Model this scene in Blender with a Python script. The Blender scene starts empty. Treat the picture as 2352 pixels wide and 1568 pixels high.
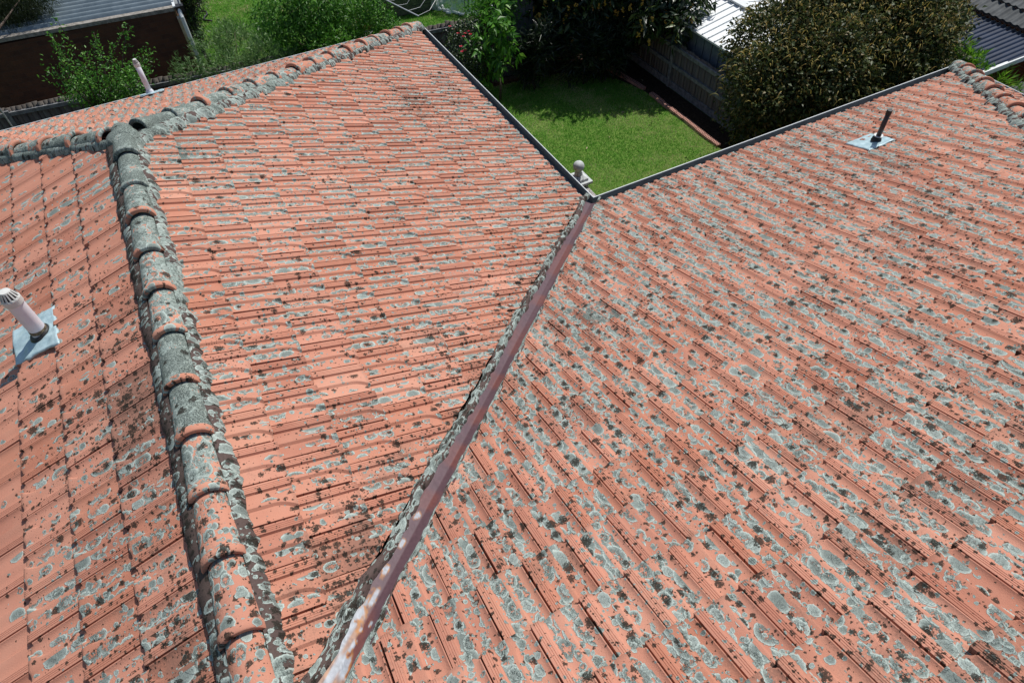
import bpy, bmesh, math, random
import numpy as np
from mathutils import Vector, Matrix
D = bpy.data
SC = bpy.context.scene
COL = SC.collection
rng = np.random.default_rng(7)
random.seed(7)

# ------------------------------------------------------------------ camera
FPX = 1501.6; YAW = 0.4478; PIT = 0.8688; ROL = -0.0473
CAM = np.array([0.7687, -7.7287, 4.9415])
_f = np.array([math.sin(YAW)*math.cos(PIT), math.cos(YAW)*math.cos(PIT), -math.sin(PIT)])
_r = np.array([math.cos(YAW), -math.sin(YAW), 0.0]); _u = np.cross(_r, _f)
RT = _r*math.cos(ROL)+_u*math.sin(ROL); UP = -_r*math.sin(ROL)+_u*math.cos(ROL); FW = _f
cam = D.objects.new('camera', D.cameras.new('camera')); COL.objects.link(cam)
cam.matrix_world = Matrix(((RT[0], UP[0], -FW[0], CAM[0]), (RT[1], UP[1], -FW[1], CAM[1]), (RT[2], UP[2], -FW[2], CAM[2]), (0, 0, 0, 1)))
cam.data.sensor_width = 36; cam.data.lens = FPX/2352*36; cam.data.clip_start = 0.05; cam.data.clip_end = 500
SC.camera = cam
def at_y(px, py, y):
    r = FW+RT*(px-1176)/FPX-UP*(py-784)/FPX
    return CAM+(y-CAM[1])/r[1]*r
def at(px, py, z):
    r = FW+RT*(px-1176)/FPX-UP*(py-784)/FPX
    return CAM+(z-CAM[2])/r[2]*r
# ------------------------------------------------------------------ light
SUN_EL = math.radians(57); SAZ = math.atan2(0.50, 0.86)      # direction towards the sun, from +X
w = D.worlds.new('World'); SC.world = w; w.use_nodes = True
bg = w.node_tree.nodes['Background']; sky = w.node_tree.nodes.new('ShaderNodeTexSky')
sky.sky_type = 'NISHITA'; sky.sun_disc = False; sky.sun_elevation = SUN_EL
sky.sun_rotation = math.pi/2-SAZ
w.node_tree.links.new(sky.outputs[0], bg.inputs[0]); bg.inputs[1].default_value = 0.085
sl = D.lights.new('sun', 'SUN'); sl.energy = 4.0; sl.angle = math.radians(0.55); sl.color = (1, 0.955, 0.89)
so = D.objects.new('sun', sl); COL.objects.link(so)
sd = Vector((math.cos(SAZ)*math.cos(SUN_EL), math.sin(SAZ)*math.cos(SUN_EL), math.sin(SUN_EL)))
so.rotation_euler = sd.to_track_quat('Z', 'Y').to_euler(); so.location = (6, 6, 12)
SC.view_settings.view_transform = 'Standard'; SC.view_settings.look = 'None'
SC.view_settings.exposure = 0.12; SC.view_settings.gamma = 1

# ------------------------------------------------------------------ node helpers
class NT:
    def __init__(s, name):
        s.m = D.materials.new(name); s.m.use_nodes = True; s.t = s.m.node_tree; s.t.nodes.clear()
        s.out = s.t.nodes.new('ShaderNodeOutputMaterial')
    def n(s, typ, **kw):
        x = s.t.nodes.new(typ)
        for k, v in kw.items(): setattr(x, k, v)
        return x
    def put(s, sock, v):
        if hasattr(v, 'is_output') or isinstance(v, bpy.types.NodeSocket): s.t.links.new(v, sock)
        else:
            if sock.type == 'RGBA' and not hasattr(v, '__len__'): v = (v, v, v, 1)
            if sock.type == 'RGBA' and len(v) == 3: v = (*v, 1)
            sock.default_value = v
    def math(s, op, a, b=0.0, c=0.0, clamp=False):
        x = s.n('ShaderNodeMath', operation=op, use_clamp=clamp)
        s.put(x.inputs[0], a); s.put(x.inputs[1], b); s.put(x.inputs[2], c); return x.outputs[0]
    def add(s, a, b): return s.math('ADD', a, b)
    def sub(s, a, b): return s.math('SUBTRACT', a, b)
    def mul(s, a, b): return s.math('MULTIPLY', a, b)
    def step(s, v, lo, hi, o0=0.0, o1=1.0):
        x = s.n('ShaderNodeMapRange', interpolation_type='SMOOTHSTEP')
        for i, q in enumerate((v, lo, hi, o0, o1)): s.put(x.inputs[i], q)
        return x.outputs[0]
    def mix(s, f, a, b, mode='MIX'):
        x = s.n('ShaderNodeMix', data_type='RGBA', blend_type=mode)
        s.put(x.inputs[0], f); s.put(x.inputs[6], a); s.put(x.inputs[7], b); return x.outputs[2]
    def noise(s, vec, scale, detail=3.0, rough=0.55, out=0):
        x = s.n('ShaderNodeTexNoise'); s.put(x.inputs['Vector'], vec); s.put(x.inputs['Scale'], scale)
        x.inputs['Detail'].default_value = detail; x.inputs['Roughness'].default_value = rough
        return x.outputs[out]
    def vor(s, vec, scale, dim='2D', rnd=1.0):
        x = s.n('ShaderNodeTexVoronoi', voronoi_dimensions=dim, feature='F1')
        s.put(x.inputs['Vector'], vec); s.put(x.inputs['Scale'], scale); x.inputs['Randomness'].default_value = rnd
        return x.outputs['Distance'], x.outputs['Color']
    def vmath(s, op, a, b=(0, 0, 0), c=1.0):
        x = s.n('ShaderNodeVectorMath', operation=op); s.put(x.inputs[0], a)
        if op == 'SCALE': s.put(x.inputs[3], c)
        else: s.put(x.inputs[1], b)
        return x.outputs[0]
    def sep(s, v):
        x = s.n('ShaderNodeSeparateXYZ'); s.put(x.inputs[0], v); return x.outputs
    def sepc(s, v):
        x = s.n('ShaderNodeSeparateColor'); s.put(x.inputs[0], v); return x.outputs
    def comb(s, a, b, c=0.0):
        x = s.n('ShaderNodeCombineXYZ'); s.put(x.inputs[0], a); s.put(x.inputs[1], b); s.put(x.inputs[2], c); return x.outputs[0]
    def attr(s, name, out=2):
        x = s.n('ShaderNodeAttribute'); x.attribute_name = name; return x.outputs[out]
    def obj(s): return s.n('ShaderNodeTexCoord').outputs['Object']
    def bump(s, h, dist=0.01, strength=1.0):
        x = s.n('ShaderNodeBump'); s.put(x.inputs['Height'], h); x.inputs['Distance'].default_value = dist
        x.inputs['Strength'].default_value = strength; return x.outputs[0]
    def bsdf(s, col, rough=0.7, spec=0.3, metal=0.0, normal=None, trans=None):
        x = s.n('ShaderNodeBsdfPrincipled'); s.put(x.inputs['Base Color'], col); s.put(x.inputs['Roughness'], rough)
        s.put(x.inputs['Specular IOR Level'], spec); s.put(x.inputs['Metallic'], metal)
        if normal is not None: s.put(x.inputs['Normal'], normal)
        o = x.outputs[0]
        if trans:
            tr = s.n('ShaderNodeBsdfTranslucent'); s.put(tr.inputs[0], trans[1])
            mx = s.n('ShaderNodeMixShader'); mx.inputs[0].default_value = trans[0]
            s.t.links.new(o, mx.inputs[1]); s.t.links.new(tr.outputs[0], mx.inputs[2]); o = mx.outputs[0]
        s.t.links.new(o, s.out.inputs[0]); return s.m

def lichen_mat(name, kind):
    """weathered terracotta (or mortar) carrying round grey lichens, pale rims, black spots"""
    s = NT(name)
    uv = s.attr('uvm', 1)                     # metres: across, along
    sx = s.sep(uv)
    dens = s.attr('dens'); blk = s.attr('blk'); trnd = s.attr('rnd')
    n1 = s.noise(uv, 28, 3, .6, 1); n2 = s.noise(uv, 110, 2, .6, 1)
    d1 = s.vmath('SCALE', s.vmath('SUBTRACT', n1, (.5, .5, .5)), c=0.016)
    d2 = s.vmath('SCALE', s.vmath('SUBTRACT', n2, (.5, .5, .5)), c=0.011)
    wuv = s.vmath('ADD', s.vmath('ADD', uv, d1), d2)
    fine = s.noise(uv, 260, 2, .7); fine2 = s.noise(uv, 90, 3, .7); low = s.noise(uv, 1.3, 3, .6); midn = s.noise(uv, 5.5, 3, .6)
    if kind == 'tile':
        # lichens favour the two pans of a tile, black dots its ribs
        tu = s.attr('tu')
        b1 = s.step(s.math('ABSOLUTE', s.sub(tu, .385)), .05, .15, 1, 0)
        b2 = s.step(s.math('ABSOLUTE', s.sub(tu, .73)), .05, .15, 1, 0)
        band = s.math('MAXIMUM', b1, b2)
        rib = s.step(tu, .19, .25, 1, 0)
    else:
        band = 0.9; rib = 0.0
    terr = s.mix(trnd, (.46, .190, .122), (.57, .270, .190))
    tr2 = s.math('FRACT', s.mul(trnd, 7.31)); terr = s.mix(s.step(tr2, .72, 1.0, 0, .55), terr, (.36, .150, .105)); terr = s.mix(s.step(tr2, .0, .22, .45, 0), terr, (.62, .33, .235))
    terr = s.mix(s.step(midn, .35, .75, 0, .35), terr, (.56, .30, .215))
    terr = s.mix(s.mul(s.step(fine, .52, .75), .25), terr, (.30, .12, .085))
    terr = s.mix(s.step(low, .45, .75, 0, .35), terr, (.40, .155, .105))
    if kind == 'mortar': terr = s.mix(fine2, (.05, .036, .032), (.15, .105, .095))
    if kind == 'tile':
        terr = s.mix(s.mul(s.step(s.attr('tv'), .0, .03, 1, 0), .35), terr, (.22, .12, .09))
    gran = s.noise(uv, 135, 3, .75); blot = s.noise(uv, 38, 3, .65)
    gd = s.mix(s.step(gran, .42, .60), (.055, .072, .065), (.33, .395, .36))
    gd = s.mix(s.step(blot, .42, .66, 0, .65), gd, (.115, .14, .13))
    col = terr; hgt = s.mul(fine, .15); cover = 0.0
    # grime
    grime = s.step(s.add(s.mul(midn, .6), s.add(s.mul(fine2, .45), s.mul(blk, .42))), .74, 1.02, 0, .55)
    col = s.mix(grime, col, (.095, .07, .058))
    def layer(col, hgt, scale, prob, rmin, rmax, off, black=False, hole=.0, stretch=1.0, pale=0.0):
        v = s.vmath('MULTIPLY', s.vmath('ADD', wuv, (off, off*1.7, 0)), (1, stretch, 1))
        dist, c = s.vor(v, scale); cs = s.sepc(c)
        r = s.add(rmin, s.mul(s.mul(cs[0], cs[0]), rmax-rmin))
        ex = s.math('LESS_THAN', cs[1], prob)
        q = s.math('DIVIDE', dist, r)
        m = s.mul(s.step(q, .9, 1.02, 1, 0), ex)
        if black:
            m = s.mul(m, s.step(s.add(fine2, s.mul(q, -.25)), .22, .34))
            k = s.mix(s.step(fine, .4, .7), (.012, .011, .009), (.055, .05, .038))
            return s.mix(s.mul(m, .9), col, k), hgt
        if hole:
            hl = s.mul(s.step(s.add(q, s.mul(s.sub(fine2, .5), 2.2)), .34, .50, 1, 0), s.math('GREATER_THAN', cs[2], 1-hole))
            m = s.mul(m, s.sub(1.0, hl))
        rim = s.mul(s.add(s.step(q, .45, .95, 0, .4), s.step(q, .78, .97, 0, .6)), m)
        body = s.mix(s.step(cs[2], .2, .9, .45, 0), gd, (.40, .46, .43)); body = s.mix(s.step(cs[0], .5, .9, 0, .5), body, (.10, .125, .115))
        if pale: body = s.mix(pale, body, (.36, .42, .37))
        cc = s.mix(s.mul(rim, .85), body, (.56, .66, .61))
        return s.mix(m, col, cc), s.add(hgt, s.mul(m, .5))
    # small flecks first, blooms on top
    col, hgt = layer(col, hgt, 62, s.mul(blk, .40), .18, .5, 3.1, True)
    col, hgt = layer(col, hgt, 27, s.mul(s.mul(blk, .70), s.add(.65, s.mul(rib, .5))), .2, .56, 7.7, True)
    col, hgt = layer(col, hgt, 38, s.mul(dens, s.add(.22, s.mul(band, .45))), .14, .48, 1.3)
    col, hgt = layer(col, hgt, 21, s.mul(s.mul(dens, 1.35), s.add(.05, s.mul(band, .85))), .25, .58, 5.2, hole=.3)
    col, hgt = layer(col, hgt, 13, s.mul(s.mul(dens, 1.5), s.add(-.10, s.mul(band, 1.1))), .34, .64, 21.4, hole=.6, stretch=.75)
    col, hgt = layer(col, hgt, 9.5, s.mul(s.mul(dens, .95), s.add(-.12, s.mul(band, 1.1))), .30, .60, 9.4, hole=.8, stretch=.7)
    if kind != 'tile':
        m0 = s.step(s.add(s.mul(midn, .9), s.add(s.mul(dens, .60), s.mul(blot, .55))), 1.20, 1.26)
        m1 = s.mul(m0, s.step(s.add(s.mul(midn, .9), s.add(s.mul(dens, .60), s.mul(blot, .55))), 1.34, 1.22))
        col = s.mix(m0, col, s.mix(s.step(gran, .52, .66, 0, .7), gd, (.33, .37, .33))); col = s.mix(s.mul(m1, .8), col, (.38, .46, .42))
    else:
        m0 = s.step(s.add(s.mul(midn, .8), s.add(s.mul(dens, .55), s.mul(blot, .5))), 1.62, 1.75)
        col = s.mix(m0, col, gd)
    col, hgt = layer(col, hgt, 14, s.mul(blk, s.add(.10, s.mul(band, .52))), .22, .62, 12.4, True)
    nb = s.bump(s.add(hgt, s.mul(gran, .45)), .006, .9)
    return s.bsdf(col, .88, .18, 0, nb)

def simple(name, c1, c2=None, scale=20, rough=.7, spec=.3, metal=0, bump=.0, det=4):
    s = NT(name); o = s.obj()
    n = s.noise(o, scale, det, .6)
    col = s.mix(s.step(n, .3, .7), c1, c2 or c1)
    nb = s.bump(n, bump, 1) if bump else None
    return s.bsdf(col, rough, spec, metal, nb)

def leaf_mat(name, dark, mid, light, tr=.25, rough=.38, spec=.5):
    s = NT(name); r = s.attr('rnd')
    c = s.mix(s.step(r, 0, .55), dark, mid); c = s.mix(s.step(r, .6, 1.0), c, light)
    return s.bsdf(c, rough, spec, 0, None, (tr, c))

M = {}
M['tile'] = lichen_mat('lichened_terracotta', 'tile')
M['cap'] = lichen_mat('ridge_terracotta', 'cap')
M['mortar'] = lichen_mat('lichened_mortar', 'mortar')
M['gutter_in'] = simple('dull_grey_steel', (.17, .19, .20), (.26, .28, .285), 9, .55, .4)
M['white_metal'] = simple('white_painted_steel', (.62, .66, .66), (.74, .77, .77), 14, .4, .5)
M['zincstrap'] = simple('galvanised_strap', (.40, .42, .42), (.55, .57, .57), 30, .4, .5, .3)
M['pvc'] = simple('white_plastic_pipe', (.68, .68, .75), (.76, .76, .80), 7, .35, .45)
M['pvc_cap'] = simple('cream_plastic_cowl', (.60, .61, .58), (.68, .69, .66), 12, .4, .4)
M['black'] = simple('black_plastic', (.012, .012, .013), (.03, .028, .028), 40, .45, .4)
M['darkbrown'] = simple('aged_dark_pipe', (.035, .028, .028), (.06, .05, .05), 40, .5, .4)
M['lead'] = simple('crumpled_blue_grey_flashing', (.33, .47, .52), (.47, .62, .66), 16, .42, .5, .15, .006)
M['dirt_ring'] = simple('perished_sealant', (.05, .04, .03), (.25, .2, .13), 60, .8, .2)
M['brickdark'] = None

# ------------------------------------------------------------------ mesh helpers
def link(name, me, mat=None, parent=None):
    o = D.objects.new(name, me); COL.objects.link(o)
    if mat is not None: me.materials.append(mat)
    if parent is not None: o.parent = parent
    return o
def tag(o, label=None, cat=None, group=None, kind=None):
    if label: o['label'] = label
    if cat: o['category'] = cat
    if group: o['group'] = group
    if kind: o['kind'] = kind
    return o
def empty(name, label, cat, loc=(0, 0, 0), group=None):
    o = D.objects.new(name, None); COL.objects.link(o); o.location = loc; o.empty_display_size = .2
    return tag(o, label, cat, group)
def par(ch, root):
    """parent with world placement kept (children are modelled in world space)"""
    ch.parent = root; ch.matrix_parent_inverse = Matrix.Translation(-Vector(root.location)); return ch
class MB:
    def __init__(s): s.v = []; s.f = []; s.mi = []
    def add(s, vs, fs, mi=0):
        b = len(s.v); s.v += [tuple(map(float, p)) for p in vs]; s.f += [tuple(b+i for i in f) for f in fs]; s.mi += [mi]*len(fs)
    def box(s, c, size, X=(1, 0, 0), Y=(0, 1, 0), Z=(0, 0, 1), mi=0):
        c = np.array(c, float); X, Y, Z = [np.array(a, float) for a in (X, Y, Z)]; h = np.array(size)/2
        vs = [c+X*h[0]*a+Y*h[1]*b+Z*h[2]*d for d in (-1, 1) for b in (-1, 1) for a in (-1, 1)]
        s.add(vs, [(0, 2, 3, 1), (4, 5, 7, 6), (0, 1, 5, 4), (2, 6, 7, 3), (0, 4, 6, 2), (1, 3, 7, 5)], mi)
    def bar(s, a, b, w, h, mi=0, up=(0, 0, 1)):
        a = np.array(a, float); b = np.array(b, float); X = b-a; L = np.linalg.norm(X); X /= L
        Y = np.cross(np.array(up, float), X); Y /= np.linalg.norm(Y); Z = np.cross(X, Y)
        s.box((a+b)/2, (L, w, h), X, Y, Z, mi)
    def tube(s, pts, rad, n=8, mi=0, caps=True):
        pts = [np.array(p, float) for p in pts]; m = len(pts)
        if not hasattr(rad, '__len__'): rad = [rad]*m
        ref = np.array([.31, .17, .93]); vs = []
        for i in range(m):
            t = pts[min(i+1, m-1)]-pts[max(i-1, 0)]; t /= max(1e-9, np.linalg.norm(t))
            a = np.cross(ref, t); a /= np.linalg.norm(a); b = np.cross(t, a)
            for k in range(n):
                an = 2*math.pi*k/n; vs.append(pts[i]+rad[i]*(math.cos(an)*a+math.sin(an)*b))
        fs = [(i*n+k, i*n+(k+1) % n, (i+1)*n+(k+1) % n, (i+1)*n+k) for i in range(m-1) for k in range(n)]
        if caps: fs += [tuple(reversed(range(n))), tuple(range((m-1)*n, m*n))]
        s.add(vs, fs, mi)
    def lathe(s, c, prof, n=24, mi=0, axis=(0, 0, 1)):
        c = np.array(c, float); s.tube([c+np.array(axis, float)*z for r, z in prof], [max(r, 1e-4) for r, z in prof], n, mi)
    def quad(s, a, b, c, d, mi=0): s.add([a, b, c, d], [(0, 1, 2, 3)], mi)
    def build(s, name, mats, parent=None, smooth=False, root=None):
        me = D.meshes.new(name); me.from_pydata(s.v, [], s.f)
        if not isinstance(mats, (list, tuple)): mats = [mats]
        for m in mats: me.materials.append(m)
        if any(s.mi): me.polygons.foreach_set('material_index', s.mi)
        if smooth: me.polygons.foreach_set('use_smooth', [True]*len(me.polygons))
        me.update(); o = link(name, me)
        if root is not None: par(o, root)
        elif parent is not None: o.parent = parent; o.matrix_parent_inverse = parent.matrix_parent_inverse.copy() if False else Matrix()
        return o
def bevel(o, w=.005, seg=2):
    m = o.modifiers.new('bevel', 'BEVEL'); m.width = w; m.segments = seg; m.limit_method = 'ANGLE'; return o
def npmesh(name, V, F, attrs=None, smooth=True):
    """V (n,3), F (m,4) numpy"""
    me = D.meshes.new(name); me.vertices.add(len(V)); me.vertices.foreach_set('co', V.astype(np.float32).ravel())
    k = F.shape[1]; me.loops.add(F.size); me.loops.foreach_set('vertex_index', F.astype(np.int32).ravel())
    me.polygons.add(len(F)); me.polygons.foreach_set('loop_start', np.arange(0, F.size, k, dtype=np.int32))
    me.polygons.foreach_set('loop_total', np.full(len(F), k, dtype=np.int32))
    if smooth: me.polygons.foreach_set('use_smooth', np.ones(len(F), dtype=bool))
    me.update(calc_edges=True)
    for an, (typ, arr) in (attrs or {}).items():
        a = me.attributes.new(an, typ, 'POINT')
        a.data.foreach_set('vector' if typ == 'FLOAT_VECTOR' else 'value', arr.astype(np.float32).ravel())
    return me
def grid_faces(nu, nv):
    i, j = np.meshgrid(np.arange(nu-1), np.arange(nv-1)); b = (j*nu+i).ravel()
    return np.stack([b, b+1, b+nu+1, b+nu], 1)
def vnoise(p, sc, seed=0):
    """cheap smooth pseudo-noise 0..1 for python-side fields"""
    p = np.asarray(p, float)*sc
    x, y = p[..., 0], p[..., 1]
    def h(i, j): 
        q = np.sin(i*127.1+j*311.7+seed*74.7)*43758.5453; return q-np.floor(q)
    xi, yi = np.floor(x), np.floor(y); fx, fy = x-xi, y-yi; fx = fx*fx*(3-2*fx); fy = fy*fy*(3-2*fy)
    return (h(xi, yi)*(1-fx)+h(xi+1, yi)*fx)*(1-fy)+(h(xi, yi+1)*(1-fx)+h(xi+1, yi+1)*fx)*fy

# ------------------------------------------------------------------ roof geometry
W = 4.5; T = 0.3742; Y1 = 3.0491; Y2 = -2.4246; X2 = 10.876
ct, st, tt = math.cos(T), math.sin(T), math.tan(T)
HR = W*tt; JY = Y1-W; GZ = -2.6
def gs(p, c, r): 
    d = (p[..., 0]-c[0])**2+(p[..., 1]-c[1])**2
    return np.exp(-d/(r*r))
def field(plane, P):
    """growth on the roof: amount of grey lichen and black spots by place"""
    x, y = P[..., 0], P[..., 1]; n = vnoise(P, .9, 1); n2 = vnoise(P, 2.3, 2)
    if plane == 'A':
        d = .58+.25*(n-.5)+.25*(n2-.5); b = .10+.25*n*n2
        d += .20*np.clip((x-1.5)/3, 0, 1)-.16*np.clip((.55-x)/.4, 0, 1)*(y < -2.2)
        jd = np.abs((y-(JY+x)))/1.414
        d += .55*np.exp(-(jd/.30)**2)*np.clip(1.5-x, 0, 1)+1.0*gs(P, (.30, -1.75), .40)
        vd = np.abs(y-(Y2-W+x))/1.414
        b += .40*np.exp(-(vd/.4)**2)+.30*np.clip((-3.4-y)/1.2, 0, 1)*(.4+n2)+.6*gs(P, (3.3, 0.2), .8)*n2+.5*gs(P, (4.0, -.6), .9)*n2
        d -= .22*np.clip((-4.2-y)/1.0, 0, 1)
    elif plane == 'B':
        d = .80+.3*(n-.5)+.25*(n2-.5); b = .52+.4*(n2-.5)
        d += .55*gs(P, (3.0, -4.8), .45)+.25*gs(P, (5.5, -3.3), 1.2)-.30*np.clip((x-4.2)/2.5, 0, 1)*np.clip((-4.4-y)/1.5, 0, 1)-.18*gs(P, (8.5, -3.6), 1.5)
        b -= .12*np.clip((x-6)/3, 0, 1)
    elif plane == 'L':
        d = .20+.30*(n2-.5); b = .20+.4*(n-.5)
        b += .75*np.exp(-((x+.3)/.45)**2)*np.clip((-3.0-y)/1.2, 0, 1)
        d += .35*np.clip((-4.6-y)/.8, 0, 1)*np.clip((x+1.15)/.3, 0, 1)+.45*gs(P, (-.35, -1.9), .35)
        k = np.clip((x+1.25)/.12, 0, 1); k2 = np.clip((-3.6-y)/.4, 0, 1); f = 1-k2*(1-k)*.95; d = d*f; b = b*f*.9
    elif plane == 'E': d = .80+.2*n; b = .25+0*x
    else: d = .5+0*x; b = .3+0*x
    return np.clip(d, 0, 1.6), np.clip(b, 0, 1)

def clipped(me, planes):
    bm = bmesh.new(); bm.from_mesh(me)
    for co, no in planes:      # keeps the side the normal points to
        bmesh.ops.bisect_plane(bm, geom=bm.verts[:]+bm.edges[:]+bm.faces[:], plane_co=co, plane_no=no, clear_inner=True, dist=1e-5)
    bm.to_mesh(me); bm.free(); me.update()

US = ['0', .022, .034, .066, .075, .084, .108, .116, .125, .150, .158, .167, .195, .225, 'a', 'am', 'b', 'c', 'cm', 'd', .80, .87, .925, .958, .972, .984, 1.0]
def tile_profile(v):
    """u positions and heights at distance v above the tail"""
    s = max(0.0, 1-v/.125); s1 = s; s2 = s*s
    a = .25+.07*s1; b = .530-.09*s1; c = .552+.20*s2; d = .605+.21*s2
    hb = .0155+.002*s1
    if d > .80: pass
    u = []; h = []
    def p(x, y): u.append(x); h.append(y)
    p(0, -.016); p(.010, -.015); p(.018, .0190)
    for g in (.070, .112, .154):
        p(g-.009, .0205); p(g, .0178); p(g+.007, .0203)
    p(.192, .0195); p(.218, .0035)
    p(a, .0010); p((a+b)/2, .0010+(hb-.0010)*.36); p(b, hb); p(c, hb-.0005); p((c+d)/2+.004, hb*.45); p(d, .0005)
    e = max(.82, d+.03)
    p(e, .0015); p(max(.885, e+.02), .0055); p(.940, .0130); p(.962, .0190); p(.982, .0195); p(.987, -.014); p(1.0, -.016)
    u, h = np.array(u), np.array(h)
    if v < .03:        # the corner at the rim is rounded off towards the tail
        k = 1-v/.03; m = u > .86; h[m] -= .010*k*np.clip((u[m]-.86)/.1, 0, 1)
    return u, h
VV = [0.0, .004, .012, .03, .055, .085, .115, .17, .25, .345]

def tile_plane(name, plane, O, ud, us, gauge, s0, rows, wid, phase, urange, planes, inside, root, label=None):
    O, ud, us = np.array(O, float), np.array(ud, float), np.array(us, float)
    nn = np.cross(ud, us); 
    if nn[2] < 0: nn = -nn
    prof = [tile_profile(v) for v in VV]; nu = len(prof[0][0]); nv = len(VV)
    U = np.stack([p[0] for p in prof]); H = np.stack([p[1] for p in prof])          # (nv,nu)
    vv = np.array(VV)[:, None]+np.zeros_like(U)
    vv = np.where(vv > .34, gauge+.012, vv)
    # skirt row under the tail
    U = np.vstack([U[:1], U]); H = np.vstack([H[:1]-.030, H]); vv = np.vstack([vv[:1]+.003, vv]); nv += 1
    H[1] -= .002
    # tail corner notch near the rim
    notch = np.clip((U-.90)/.06, 0, 1)*.020
    vv = vv+np.where(vv < .02, notch, 0)
    F0 = grid_faces(nu, nv)
    flip = np.cross(ud, us)[2] < 0
    if flip: F0 = F0[:, ::-1]
    Vs, Fs, At = [], [], {k: [] for k in ('uvm', 'dens', 'blk', 'rnd', 'tu', 'tv')}
    nb = 0; lift = .027
    for k in range(rows[0], rows[1]):
        s = s0+k*gauge+(.055 if k == 0 else 0); off = phase+(.5*wid if (k % 2) else 0)
        n0 = math.floor((urange[0]-off)/wid)-1; n1 = math.ceil((urange[1]-off)/wid)+1
        for n in range(n0, n1):
            u0 = off+n*wid; c = O+ud*(u0+wid/2)+us*(s+gauge/2)
            if not inside(c): continue
            du, ds, dh, ro, tw = rng.normal(0, .0012), rng.normal(0, .0034)+(.014 if rng.random() < .02 else 0), rng.normal(0, .0014), rng.normal(0, .007), rng.normal(0, .006)
            uu = u0+du+U*wid; sss = s+ds+vv+ro*(U-.5)*wid
            hh = H-.034+lift*(1-vv/gauge)+dh+tw*(U-.5)*wid
            uu2 = uu-ro*vv
            P = O+uu2[..., None]*ud+sss[..., None]*us+hh[..., None]*nn
            P = P.reshape(-1, 3); Vs.append(P); Fs.append(F0+nb); nb += len(P)
            de, bl = field(plane, P)
            r = rng.random(); kk = .45+1.05*rng.random()**1.2
            At['uvm'].append(np.stack([uu.ravel()*1.0, sss.ravel(), np.zeros(uu.size)], 1)); At['dens'].append(de*kk); At['blk'].append(bl*(.6+.8*rng.random()))
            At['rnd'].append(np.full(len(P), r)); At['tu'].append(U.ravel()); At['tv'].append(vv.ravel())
    V = np.concatenate(Vs); F = np.concatenate(Fs); a = {k: (('FLOAT_VECTOR' if k == 'uvm' else 'FLOAT'), np.concatenate(x)) for k, x in At.items()}
    me = npmesh(name, V, F, a); clipped(me, planes)
    me.materials.append(M['tile'])
    try: me.set_sharp_from_angle(angle=math.radians(38))
    except Exception: pass
    o = D.objects.new(name, me); COL.objects.link(o); par(o, root)
    if label: o['label'] = label
    return o

house = empty('house', 'brick house under a lichen-covered orange terracotta tile roof with valley and hips', 'house', (2.0, -3.0, GZ))
VO = .070
hipR = [((0, JY, 0), (1, -1, 0))]          # A side
tile_plane('roof_slope', 'A', (W, Y1, 0), (0, -1, 0), (-ct, 0, st), .358, .118, (0, 14), .2685, .1875, (0, 10.6),
           [((0, 0, 0), (1, 0, 0)), ((0, JY, 0), (1, -1, 0)), ((W-VO*.7-.03, Y2+VO*.7+.03, 0), (-1, 1, 0))],
           lambda c: c[0] > -.3 and c[1] < JY+c[0]+.5 and c[1] > Y2-W+c[0]-.4, house, 'slope of tiles between the ridge and the valley')
tile_plane('roof_slope', 'B', (0, Y2, 0), (1, 0, 0), (0, -ct, st), .3575, .137, (0, 20), .2605, .0265, (0, 11.2),
           [((W+VO*.7, Y2-VO*.7, 0), (1, -1, 0)), ((X2, Y2, 0), (-1, 1, 0)), ((-.1, 0, 0), (1, 0, 0))],
           lambda c: c[0] > W-Y2+c[1]-.4 and c[0] < X2-Y2+c[1]+.4 and c[0] > -.3 and not (c[0] > 8.5 and c[1] < -6.2), house, 'broad slope of tiles right of the valley, thick with lichen')
tile_plane('roof_slope', 'L', (-W, 0, 0), (0, 1, 0), (ct, 0, st), .3475, .1325, (4, 13), .268, -1.832+10*.268, (-8.2, 3),
           [((0, 0, 0), (-1, 0, 0)), ((0, JY, 0), (-1, -1, 0))],
           lambda c: c[0] < .3 and c[1] < JY-c[0]+.5 and c[0] > -3.4, house, 'cleaner shaded slope left of the ridge')
tile_plane('roof_slope', 'E', (0, Y1, 0), (1, 0, 0), (0, -ct, st), .3575, .12, (0, 14), .2605, 0.05, (-4.2, 4.6),
           [((0, JY, 0), (-1, 1, 0)), ((0, JY, 0), (1, 1, 0))],
           lambda c: abs(c[0])-.4 < c[1]-JY and c[0] > -3.6, house, 'far end slope seen edge-on')
tile_plane('roof_slope', 'D', (X2, Y2, 0), (0, -1, 0), (-ct, 0, st), .3575, .12, (0, 5), .2605, 0.0, (0, 4.5),
           [((X2, Y2, 0), (1, -1, 0))],
           lambda c: c[1] < Y2-X2+c[0]+.4, house, 'slope falling away beyond the right hip')

# dark underlay so that gaps between tiles stay closed
mb = MB()
dz = -.085
def un(pts): mb.add([(p[0], p[1], p[2]+dz) for p in pts], [tuple(range(len(pts)))])
yl = -9.4; zB = lambda y: (Y2-y)*tt
un([(W-.12, Y1-.12, .05), (0, JY, HR), (0, Y2-W, HR), (W-.12, Y2, .05)])
un([(W, Y2-.12, .05), (0, Y2-W, HR), (0, yl, zB(yl)), (X2-(Y2-yl), yl, zB(yl)), (X2, Y2-.12, .05)])
un([(-W+.12, Y1, .05), (-W+.12, yl, .05), (0, yl, HR), (0, JY, HR)])
un([(W, Y1-.12, .05), (-W, Y1-.12, .05), (0, JY, HR)])
un([(X2-.12, Y2, .05), (X2-(Y2-yl), yl, zB(yl)), (X2-.12, yl, .05)])
mb.build('roof_underlay', simple('black_underlay', (.02, .016, .014), (.03, .024, .02)), root=house)

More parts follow.
